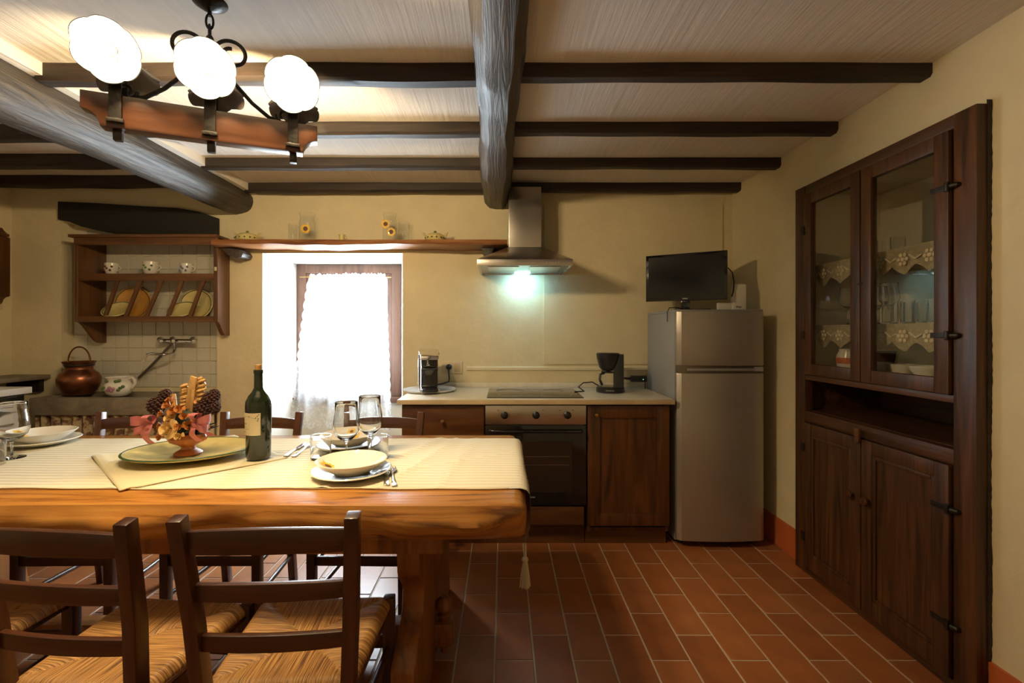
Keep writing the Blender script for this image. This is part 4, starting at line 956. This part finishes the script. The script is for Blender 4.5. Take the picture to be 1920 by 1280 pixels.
for k in range(26):
    a = 2.399*k; r = .022*math.sqrt((k+.5)/26)
    tsl.tube([(xt+.006*math.cos(a), yt+.006*math.sin(a), zt_-.072), (xt+r*math.cos(a)*.7, yt+r*math.sin(a)*.7, zt_-.12), (xt+r*math.cos(a), yt+r*math.sin(a), zt_-.175)], .0032, 5)
tsl.build('tassel', 'tassel_cream', rn)
# small cloth laid cornerwise
pm = MB(); A, Bp, Cp = Vector((-1.69, 1.905)), Vector((-1.238, 1.497)), Vector((-.862, 1.905))
def matfn(u, v):
    p_ = Bp + (A-Bp)*u + (Cp-Bp)*v*.96
    z = TZ + .0075 + .002*math.sin(u*9+v*4) + .003*math.exp(-((u-.93)/.03)**2) + .0035*math.exp(-((v-.05)/.03)**2)
    if p_.y > 2.24: z += .0
    return Vector((p_.x, min(p_.y, 2.30), z))
mt_ = single('small_cloth', MB().grid(50, 50, lambda u, v: matfn(u, v)), 'mat_cloth', 'small cream cloth laid cornerwise under the oval platter', 'cloth', (-1.27, 1.9, TZ+.003), angle=180)
sd = mt_.modifiers.new('thick', 'SOLIDIFY'); sd.thickness = .004; sd.offset = -1
ZP = TZ + .011
# platter
pt = thing('oval_platter', 'large yellow oval platter with green rim under the flower arrangement', 'platter', (-1.280, 1.905, ZP), rz=R(10), local=True); pt.scale = (.88, .90, .95)
def ell(a): 
    return 1/math.sqrt(math.cos(a)**2 + (math.sin(a)/.82)**2)
mbp = MB().lathe([(0,.001),(.16,.001),(.17,.006),(.265,.024),(.272,.030),(.266,.033),(.185,.014),(.16,.008),(0,.007)], 64, rf=lambda a, r, z: ell(a)); mbp.build('dish', 'platter_yellow', pt)
MB().lathe([(.262,.0315),(.262,.0335),(.268,.0340),(.2725,.0315),(.2725,.0295)], 64, rf=lambda a, r, z: ell(a)).build('green_rim', 'rim_green', pt)

# place settings
def setting(x, y, rz, dx_label, flower_ang, seedn, flat_label, bowl_label, zb=TZ+.004):
    fp_ = thing('dinner_plate', flat_label, 'plate', (x, y, zb), group='flat dinner plates', local=True)
    MB().lathe([(0,.001),(.085,.001),(.092,.005),(.134,.019),(.140,.023),(.136,.026),(.095,.012),(.085,.008),(0,.007)], 56).build('dish', 'porcelain', fp_)
    bw = thing('soup_bowl', bowl_label, 'bowl', (x, y, zb+.009), group='white soup bowls', local=True)
    prof = [(0,0),(.055,0),(.062,.004),(.100,.026),(.122,.046),(.1245,.0495),(.121,.051),(.097,.031),(.06,.010),(0,.007)]
    MB().lathe(prof, 56).build('dish', 'porcelain', bw)
    inner = [(0,.007),(.06,.010),(.097,.031),(.121,.051)]
    def zz(r):
        for (a, za), (b_, zb_) in zip(inner, inner[1:]):
            if r <= b_: return za + (zb_-za)*(r-a)/(b_-a)
        return .051
    pp, pc = MB(), MB(); ca = R(flower_ang); c = Vector((.082*math.cos(ca), .082*math.sin(ca)))
    def on(q, up): return Vector((q.x, q.y, zz(q.length)+up))
    for k in range(15):
        a = 2*math.pi*k/15; d = Vector((math.cos(a), math.sin(a))); t = Vector((-d.y, d.x)); r = .030*(1+.15*math.sin(k*2.3))
        q = [c+d*r*.3, c+d*r*.65+t*.0052, c+d*r, c+d*r*.65-t*.0052]
        if any(v.length > .119 for v in q): q = [v if v.length < .119 else v*(.119/v.length) for v in q]
        pp.add([on(v, .0016) for v in q], [(0,1,2,3)])
    pc.add([on(c, .003)]+[on(c+Vector((math.cos(2*math.pi*k/16), math.sin(2*math.pi*k/16)))*.0125, .0026) for k in range(16)], [(0, k+1, (k+1) % 16+1) for k in range(16)])
    pp.build('petals', 'petal_yellow', bw, recalc=False); pc.build('flower_centre', 'seed_brown', bw, recalc=False)
setting(-.543, 1.668, 0, '', 186, 1, 'white dinner plate under the nearest soup bowl, by the cutlery', 'white soup bowl with sunflower nearest the camera on the table')
setting(-.690, 2.08, 0, '', 95, 2, 'white dinner plate on the far side behind the wine glasses', 'white soup bowl on the far side behind the wine glasses')
setting(-2.115, 2.13, 0, '', 188, 3, 'white dinner plate at the left end of the table', 'white soup bowl with sunflower at the left end of the table')
stem_glass((-.636, 1.885, TZ+.004), .228, .052, 'large wine glass standing in front, left of the pair', 'wine glasses on the table', stem=.30, mat='clear_glass')
stem_glass((-.568, 1.98, TZ+.004), .240, .053, 'large wine glass standing behind, right of the pair', 'wine glasses on the table', stem=.30, mat='clear_glass')
stem_glass((-2.005, 1.895, TZ+.004), .225, .055, 'large wine glass at the left picture edge', 'wine glasses on the table', stem=.30, mat='clear_glass')
tumbler_at((-.738, 1.88, TZ+.004), .095, .042, 'water tumbler left of the pair of wine glasses', 'tumblers on the table', 'clear_glass')
tumbler_at((-.505, 1.875, TZ+.004), .095, .042, 'water tumbler half behind the nearest soup bowl, right side', 'tumblers on the table', 'clear_glass')
tumbler_at((-1.975, 1.79, TZ+.004), .095, .043, 'water tumbler at the left picture edge', 'tumblers on the table', 'clear_glass')
def fork(loc, rz, label):
    m = MB(); L = .19
    m.prism([(-.0075,0),(.0075,0),(.0055,.045),(.0035,.105),(.004,.118),(.012,.135),(.0125,.147),(-.0125,.147),(-.012,.135),(-.004,.118),(-.0035,.105),(-.0055,.045)], 'z', 0, .0028)
    for k in range(4): xx = -.0108+.0072*k; m.prism([(xx-.0018,.145),(xx+.0018,.145),(xx+.0012,L),(xx-.0012,L)], 'z', .0003, .0025)
    for i, v in enumerate(m.v): m.v[i] = Vector((v.x, v.y, v.z + .010*max(0, (v.y-.10)/.09)*(1-max(0,(v.y-.10)/.09))*4*.6))
    single('fork', m, 'chrome', label, 'fork', loc, 'forks', local=True, rz=rz, bevel=.0008, segs=1).scale = (1.25, 1.2, 1.2)
def knife(loc, rz, label):
    m = MB(); m.prism([(-.0085,0),(.0085,0),(.007,.05),(.006,.095),(.011,.105),(.0115,.17),(.005,.205),(-.002,.20),(-.0065,.11),(-.006,.095),(-.007,.05)], 'z', 0, .0035)
    single('table_knife', m, 'chrome', label, 'knife', loc, 'knives', local=True, rz=rz, bevel=.001, segs=1).scale = (1.2, 1.15, 1.2)
fork((-.360, 1.540, TZ+.006), R(16), 'steel fork right of the nearest soup bowl'); knife((-.388, 1.545, TZ+.006), R(14), 'steel knife right of the nearest soup bowl')
fork((-.858, 1.90, TZ+.006), R(4), 'steel fork beside the far plate, left of the tumbler'); knife((-.892, 1.905, TZ+.006), R(5), 'steel knife beside the far plate, left of the tumbler')
# wine bottle
bt = thing('wine_bottle', 'dark green wine bottle with cream label and cork', 'bottle', (-.985, 1.87, ZP+.001), local=True)
rb = .046
MB().lathe([(0,.004),(.03,.002),(rb*.92,0),(rb,.008),(rb*1.06,.21),(rb*1.02,.228),(rb*.80,.250),(rb*.52,.266),(rb*.37,.282),(.0165,.335),(.0165,.338),(.0185,.339),(.0185,.352),(.0155,.354),(0,.354)], 40).build('glass', 'bottle_glass', bt)
MB().tube([(0,0,.352),(0,0,.374)], [.0115,.0125], 16).build('cork', 'cork', bt)
lb_ = MB().grid(24, 6, lambda u, v: Vector(((rb*1.035+.0008+.0012*v)*math.cos(R(-152+98*u)), (rb*1.035+.0008+.0012*v)*math.sin(R(-152+98*u)), .098+.088*v)))
lo_ = lb_.build('paper_label', 'paper', bt, recalc=False)
ik = MB()
def onl(u, v, up=.0012): return Vector(((rb*1.035+.0008+.0012*v+up)*math.cos(R(-152+98*u)), (rb*1.035+.0008+.0012*v+up)*math.sin(R(-152+98*u)), .098+.088*v))
for (u0, u1, v, th_) in [(.04,.34,.50,.05),(.05,.30,.37,.02),(.05,.50,.27,.02),(.05,.24,.14,.03)]:
    n = 10
    for k in range(n):
        a = u0+(u1-u0)*k/n; b_ = u0+(u1-u0)*(k+.65)/n
        ik.add([onl(a, v), onl(b_, v), onl(b_, v+th_), onl(a, v+th_)], [(0,1,2,3)])
for (u, v) in [(.86,.86),(.80,.78),(.90,.74),(.88,.66),(.12,.70),(.50,.84),(.92,.92)]:
    ik.add([onl(u-.03, v), onl(u, v-.03), onl(u+.03, v+.01), onl(u, v+.04)], [(0,1,2,3)])
for k in range(8):
    u = .18+.60*k/8; v = .80+.05*math.sin(k*.6); ik.add([onl(u, v), onl(u+.06, v+.005), onl(u+.06, v+.018), onl(u, v+.013)], [(0,1,2,3)])
ik.build('print', 'ink', lo_, recalc=False)

# flower arrangement
fa = thing('flower_arrangement', 'dried flower arrangement with pink bows in a terracotta footed bowl', 'flowers', (-1.285, 1.895, ZP+.009), local=True); fa.scale = (.93, .93, .93)
flute = lambda a, r, z: 1 + (.035*math.cos(16*a) if .045 < z < .095 else 0)
MB().lathe([(0,0),(.052,0),(.055,.006),(.045,.014),(.028,.024),(.026,.034),(.04,.044),(.066,.058),(.075,.075),(.070,.092),(.066,.096),(.060,.090),(.062,.075),(.03,.052),(0,.05)], 64, rf=flute).build('bowl', 'terracotta_pot', fa)
moss = MB(); rnd = random.Random(4)
for k in range(150):
    a = rnd.uniform(0, 6.28); ph = rnd.uniform(.1, 1.5); rr = rnd.uniform(.07, .135)
    d = Vector((math.cos(a)*math.cos(ph)*1.05, math.sin(a)*math.cos(ph)*.8, math.sin(ph)*.95)); b0 = Vector((0,0,.085)); p1 = b0+d*rr
    t = d.cross(Vector((0,0,1))).normalized()*.012; u = Vector((0,0,1))*.006
    moss.add([b0+d*.03, b0+d*rr*.65+t, p1, b0+d*rr*.65-t+u], [(0,1,2,3)])
moss.sph((0,0,.130), .075, (1.15,.85,1.0), 16)
moss.build('foliage', 'dark_leaf', fa, recalc=False)['kind'] = 'stuff'
def rose(c, d, r, mat, name='rose', petals=14):
    mb = MB(); c = Vector(c); d = Vector(d).normalized(); q = d.to_track_quat('Z', 'Y').to_matrix().to_4x4(); i0 = mb.mark()
    for k in range(petals):
        ring = 0 if k < 3 else (1 if k < 8 else 2); a0 = k*2.4; rr = r*[.30, .62, .95][ring]; hh = r*[.75, .62, .38][ring]; w_ = [1.3, .95, .75][ring]
        mb.grid(4, 4, lambda u, v: Vector(((rr*(.25+.75*v**.7))*math.cos(a0+w_*(u-.5)*(1.6-.5*v)), (rr*(.25+.75*v**.7))*math.sin(a0+w_*(u-.5)*(1.6-.5*v)), hh*v + (.0 if ring < 2 else -r*.25*v*v) - .2*r*(u-.5)**2*v)))
    mb.xf(i0, Matrix.Translation(c) @ q); return mb.build(name, mat, fa, recalc=False)
def pcone(c, r):
    mb = MB(); mb.sph(c, r*.8, (1,1,1.15), 12)
    for k in range(60):
        t = (k+.5)/60; z = 1-2*t; a = 2.399*k; rad = math.sqrt(max(0, 1-z*z))
        d = Vector((rad*math.cos(a), rad*math.sin(a), z*1.15)); p_ = Vector(c)+d*r*.95
        mb.sph(p_, r*.20, (1,1,.7), 6)
    mb.build('pine_cone', 'cone_brown', fa)
rose((-.020,-.085,.125), (-.15,-1,.35), .046, 'rose_cream')
rose((-.035,-.06,.165), (-.3,-.9,.6), .030, 'rose_cream')
rose((.022,-.09,.098), (.2,-1,.1), .024, 'rose_cream', 'flower', 9)
for c, d, r in [((-.050,-.045,.215),(-.4,-.7,.6),.034), ((-.022,-.05,.190),(-.1,-.9,.5),.036), ((.045,-.06,.135),(.4,-.9,.3),.030), ((.066,-.045,.150),(.6,-.7,.3),.026), ((.065,-.01,.225),(.5,-.4,.8),.032), ((-.10,-.02,.125),(-.9,-.5,.2),.028), ((-.055,-.03,.235),(-.4,-.4,.9),.028), ((-.075,-.05,.185),(-.7,-.7,.3),.026), ((.010,-.07,.205),(.1,-.9,.5),.026), ((.035,-.075,.175),(.3,-.9,.4),.024), ((.092,-.04,.120),(.7,-.7,.0),.026), ((-.055,-.085,.095),(-.4,-.9,.0),.024), ((.02,-.085,.135),(.1,-1,.2),.024)]:
    rose(c, d, r, 'dry_orange', 'dried_flower', 10)
for c, r in [((-.125,-.02,.215),.034), ((-.100,.0,.255),.026), ((-.110,-.01,.235),.022), ((.095,.0,.235),.032), ((.075,-.02,.200),.032), ((.118,-.01,.205),.026), ((.10,.02,.255),.024)]:
    pcone(c, r)
def curl(x, y, z0, z1, lean, mat='straw'):
    mb = MB(); n = 50; pts = []
    for i in range(n+1):
        t = i/n; a = t*2*math.pi*7
        pts.append((x+lean*t + .010*math.cos(a), y + .010*math.sin(a), z0+(z1-z0)*t))
    mb.tube(pts, .0065, 6, flat=1.6); mb.build('curled_stick', mat, fa)
curl(-.018, .0, .19, .305, .002); curl(.052, -.005, .19, .325, .012); curl(.036, .015, .19, .33, .006)
MB().prism([(-.006,.19),(.024,.185),(.046,.335),(.020,.345)], 'y', -.018, -.004).build('bamboo_strip', 'straw', fa, bevel=.003)
MB().prism([(.020,.185),(.036,.188),(.046,.29),(.034,.285)], 'y', -.028, -.019).build('bamboo_strip', 'straw', fa, bevel=.002)
MB().tube([(-.06,0,.20),(-.068,0,.262)], .011, 10).build('cut_stick', 'straw', fa)
def bow(c, sx):
    c = Vector(c)
    for (ang, L, wd) in [(160, .075, .034), (215, .070, .032), (100, .055, .030)]:
        mb = MB(); a = R(ang if sx < 0 else 180-ang); dirv = Vector((math.cos(a), -.25, math.sin(a)*.7)); up = Vector((0,0,1)) if abs(math.sin(a)) < .8 else Vector((1,0,0))
        def fn(u, v):
            t = u*2*math.pi; rr = math.sin(t/2)
            return c + dirv*L*rr + Vector((0,-1,0))*(.026*math.sin(t)) + up*wd*(v-.5)*(.35+.65*rr) + Vector((0,-.012,0))
        mb.grid(24, 3, fn); mb.build('ribbon_loop', 'ribbon_pink', fa, recalc=False)
    for (dx, dz, s) in [(sx*.012, -.085, 0), (sx*.055, -.062, 1)]:
        mb = MB(); mb.grid(3, 14, lambda u, v: c + Vector((dx*v + .034*(u-.5)*(.4+.6*v) + .006*math.sin(v*7+s), -.02-.02*math.sin(v*4+s), dz*v))); mb.build('ribbon_tail', 'ribbon_pink', fa, recalc=False)
bow((-.088,-.080,.150), -1); bow((.086,-.072,.158), 1)

# ------------------------------------------------------------------ chairs
def seat_mesh():
    n = 56; mb = MB(); SX0, SX1, SY = .178, .205, .19
    vs_ = []; uvs = []
    for j in range(n+1):
        for i in range(n+1):
            u, v = i/n*2-1, j/n*2-1
            ed = max(abs(u), abs(v)); hw = SX0 + (SX1-SX0)*(v+1)/2
            drop = .020*max(0, (ed-.86)/.14)**2.2
            seam = .006*math.exp(-((abs(abs(u)-abs(v)))/.05)**2)*(1-ed*.3)
            z = .452 - .010*(1-ed) - drop - seam
            vs_.append((u*hw, v*SY, z))
    k0 = len(vs_)
    mb.add(vs_, [(j*(n+1)+i, j*(n+1)+i+1, (j+1)*(n+1)+i+1, (j+1)*(n+1)+i) for j in range(n) for i in range(n)])
    # underside skirt : ring pulled down and in
    ring = [i for i in range(n+1)] + [(j)*(n+1)+n for j in range(1, n+1)] + [n*(n+1)+i for i in range(n-1, -1, -1)] + [j*(n+1) for j in range(n-1, 0, -1)]
    r1 = [len(mb.v)+i for i in range(len(ring))]; mb.v += [Vector((mb.v[i].x*1.012, mb.v[i].y*1.012, .418)) for i in ring]
    r2 = [len(mb.v)+i for i in range(len(ring))]; mb.v += [Vector((mb.v[i].x*.9, mb.v[i].y*.9, .405)) for i in ring]
    L = len(ring)
    for k in range(L):
        k2 = (k+1) % L; mb.f.append((ring[k2], ring[k], r1[k], r1[k2])); mb.f.append((r1[k2], r1[k], r2[k], r2[k2]))
    mb.f.append(tuple(reversed(r2)))
    me = mb.mesh('rush_seat', 'rush', angle=70, recalc=True)
    ul = me.uv_layers.new(name='UVMap')
    for p_ in me.polygons:
        c = p_.center; cu_, cv = c.x/.19, c.y/.19; fb = abs(cv) > abs(cu_)
        for li in p_.loop_indices:
            co = me.vertices[me.loops[li].vertex_index].co
            ul.data[li].uv = (co.x, co.y + co.z) if fb else (co.y+3.3, co.x + co.z)
    return me
SEAT = seat_mesh()
def make_chair(label, group):
    ch = thing('dining_chair', label, 'chair', (0,0,0), group=group, local=True)
    o = bpy.data.objects.new('rush_seat', SEAT); COL.objects.link(o); o.parent = ch
    def bar(p0, p1, a0, a1):      # tapered rectangular bar through a list of stations
        pass
    for sx in (-1, 1):
        st = [(.172, -.225, 0), (.172, -.200, .20), (.172, -.190, .44), (.182, -.205, .62), (.196, -.245, .875)]
        m = MB(); vs_ = []
        for (x, y, z) in st:
            hw, hd_ = .0165, .020 if z < .7 else .017
            vs_ += [(sx*x-hw, y-hd_, z), (sx*x+hw, y-hd_, z), (sx*x+hw, y+hd_, z + (.006 if z > .8 else 0)), (sx*x-hw, y+hd_, z + (.006 if z > .8 else 0))]
        m.add(vs_, [(i*4+k, i*4+(k+1) % 4, (i+1)*4+(k+1) % 4, (i+1)*4+k) for i in range(len(st)-1) for k in range(4)] + [(3,2,1,0), tuple(len(vs_)-4+k for k in range(4))])
        m.build('back_post', 'chair_wood', ch, bevel=.004, angle=30)
        B(sx*.198-.0185, sx*.198+.0185, .160, .197, 0, .448).build('front_leg', 'chair_wood', ch, bevel=.005)
    def slat(z0, z1, x, y, arch):
        m = MB()
        n = 14
        def fn(u, v, d):
            t = 2*u-1; yy = y - .016*(1-t*t)
            zz = z0 + (z1-z0)*v + (arch*(1-t*t) if v > .5 else arch*.3*(1-t*t))
            return (t*x, yy + d, zz)
        vs_ = []
        for i in range(n+1): vs_ += [fn(i/n, 0, -.008), fn(i/n, 0, .008), fn(i/n, 1, .008), fn(i/n, 1, -.008)]
        m.add(vs_, [(i*4+k, i*4+(k+1) % 4, (i+1)*4+(k+1) % 4, (i+1)*4+k) for i in range(n) for k in range(4)] + [(3,2,1,0), tuple(n*4+k for k in range(4))])
        m.build('back_slat', 'chair_rail', ch, bevel=.0035, angle=30)
    slat(.790, .842, .186, -.232, .010); slat(.672, .712, .180, -.212, .005); slat(.548, .586, .174, -.200, .004)
    B(-.155, .155, -.205, -.175, .395, .425).build('seat_rail', 'chair_rail', ch, bevel=.003)
    B(-.180, .180, .170, .190, .398, .425).build('seat_rail', 'chair_rail', ch, bevel=.003)
    B(-.180, .180, .172, .186, .285, .325).build('stretcher', 'chair_rail', ch, bevel=.003)
    for sx in (-1, 1):
        MB().tube([(sx*.173, -.195, .415), (sx*.197, .178, .415)], .011, 8).build('seat_rail', 'chair_wood', ch)
        for z in (.29, .15): MB().tube([(sx*.173, -.205, z), (sx*.185, -.02, z), (sx*.197, .178, z)], [.009, .0115, .009], 10).build('stretcher', 'chair_wood', ch)
    MB().tube([(-.170, -.205, .25), (.170, -.205, .25)], .010, 8).build('stretcher', 'chair_rail', ch)
    return ch
c0 = make_chair('dark wooden rush seat chair in front, nearest the table end', 'rush seat dining chairs')
c0.location = (-.555, 1.305, 0); c0.rotation_euler = (0, 0, R(3))
G = 'rush seat dining chairs'
dup(c0, (-1.015, 1.295, 0), R(-5), 'dark wooden rush seat chair in front, left of the nearest one', G)
dup(c0, (-1.60, 1.33, 0), R(2), 'dark rush seat chair cut off by the lower left picture edge', G)
dup(c0, (-1.905, 2.19, 0), R(181), 'dark wooden chair across the table behind the flower arrangement', G)
dup(c0, (-1.262, 2.19, 0), R(180), 'dark wooden chair across the table behind the wine bottle', G)
dup(c0, (-.628, 2.19, 0), R(179), 'dark wooden chair across the table behind the wine glasses', G)

# ------------------------------------------------------------------ hanging lamp
Cx, Cy, T = -.936, 1.481, 2.0
ang = math.atan2(.244, .59)
hl = thing('hanging_lamp', 'wrought iron and wood hanging lamp with frilled glass shades over the table', 'lamp', (Cx, Cy, T-.08), rz=ang, local=True)   # local x along the bar, -y to the camera
def barprof(L):
    zb, r = -.018, .046
    right = [(L - r*math.sin(R(90*i/8)), zb + r*math.cos(R(90*i/8))) for i in range(9)]
    return [(-L, .08), (L, .08)] + right + [(-x, z) for x, z in reversed(right)]
MB().prism(barprof(.319), 'y', -.022, .022).build('wooden_bar', 'lamp_wood', hl, bevel=.003)
SS = [-.235, .005, .243]
tilt = R(31)
def shade_prof(): return [(.020, 0), (.030, .008), (.046, .030), (.060, .050), (.072, .061), (.080, .066)]
for s in SS:
    st = MB(); st.box(s-.016, s+.016, -.028, -.0225, .005, .165); st.box(s-.016, s+.016, .0225, .028, .005, .145); st.box(s-.021, s+.021, -.031, -.0225, -.004, .008); st.box(s-.011, s+.011, -.010, .010, -.050, -.0182)
    st.build('iron_strap', 'iron', hl, bevel=.002)
    for sg in (-1, 1):
        d = Vector((0, sg*math.cos(tilt), -math.sin(tilt))); base = Vector((s, sg*.035, .205))
        Mx = Matrix.Translation(base) @ d.to_track_quat('Z', 'X').to_matrix().to_4x4()
        m = MB(); m.lathe([(0,-.03),(.020,-.03),(.026,-.022),(.026,.004),(.030,.012),(.0,.014)], 18); m.xf(0, Mx)
        m.tube([(s, sg*.026, .13), (s, sg*.028, .17), (s, sg*.03, .205)], [.012,.010,.012], 8)
        holder = m.build('lamp_holder', 'iron', hl)
        sc_ = lambda a, r, z: 1 + (.085*math.sqrt(abs(math.cos(3*a+.4))) - .055)*(r/.08)**3
        def z_w(mb_, i0, amp):
            for i in range(i0, len(mb_.v)):
                v = mb_.v[i]; r = math.hypot(v.x, v.y); a = math.atan2(v.y, v.x); mb_.v[i] = Vector((v.x, v.y, v.z + amp*(r/.08)**4*math.cos(6*a+.8)))
        m = MB(); m.lathe([(r+.0025, z-.0015) for r, z in shade_prof()], 96, rf=sc_); z_w(m, 0, .005); m.xf(0, Mx)
        sh = m.build('shade', 'shade_outside', hl, recalc=False, angle=80)
        m = MB(); m.lathe([(.0, .004)] + shade_prof(), 96, rf=sc_); z_w(m, 0, .005); m.xf(0, Mx); m.build('shade_lining', 'lamp_inside', sh, recalc=False, angle=80)
        m = MB(); m.lathe([(0,.008),(.010,.010),(.013,.020),(.013,.028),(.008,.034),(0,.036)], 16); m.xf(0, Mx); m.build('bulb', 'bulb', sh)
        pl_ = bpy.data.lights.new('lamp_light', 'POINT'); pl_.energy = LAMP_W; pl_.color = WARM; pl_.shadow_soft_size = .014
        lo = bpy.data.objects.new('lamp_light', pl_); COL.objects.link(lo); lo.parent = hl; lo.location = Mx @ Vector((0, 0, .052))
# scrolled arms
for sx in (-1, 1):
    pts = [Vector((sx*.205, 0, .085)), Vector((sx*.17, 0, .092)), Vector((sx*.12, 0, .13)), Vector((sx*.065, 0, .19)), Vector((sx*.020, 0, .245)), Vector((0, 0, .275))]
    MB().tube(pts, .0065, 8).build('arm', 'iron', hl)
    sp_ = []
    for i in range(40):
        t = i/39; a = R(200 - 470*t) if sx > 0 else R(-20 + 470*t); rr = .052*(1-.62*t)
        sp_.append(Vector((sx*.062 + rr*math.cos(a)*1.0, 0, .275 + rr*math.sin(a))))
    MB().tube(sp_, .006, 8).build('scroll', 'iron', hl)
    sp_ = []
    for i in range(30):
        t = i/29; a = R(180 + 420*t) if sx > 0 else R(0 - 420*t); rr = .026*(1-.6*t); sp_.append(Vector((sx*.215 + rr*math.cos(a), 0, .105 + rr*math.sin(a))))
    MB().tube(sp_, .005, 8).build('scroll', 'iron', hl)
lk = MB()
for k in range(3):
    z = .300 + .034*k; pts = []
    for i in range(16):
        a = 2*math.pi*i/16; u_, v_ = .010*math.cos(a), .024*math.sin(a); pts.append((u_ if k % 2 == 0 else 0, 0 if k % 2 == 0 else u_, z+v_))
    lk.tube(pts, .0035, 6, closed=True)
lk.build('chain', 'iron', hl)
MB().tube([(0,0,.385),(0,0,.428)], .006, 8).build('rod', 'iron', hl)
MB().lathe([(0,.400),(.012,.402),(.030,.412),(.048,.424),(.052,.4295),(0,.4295)], 24).build('ceiling_rose', 'iron', hl)
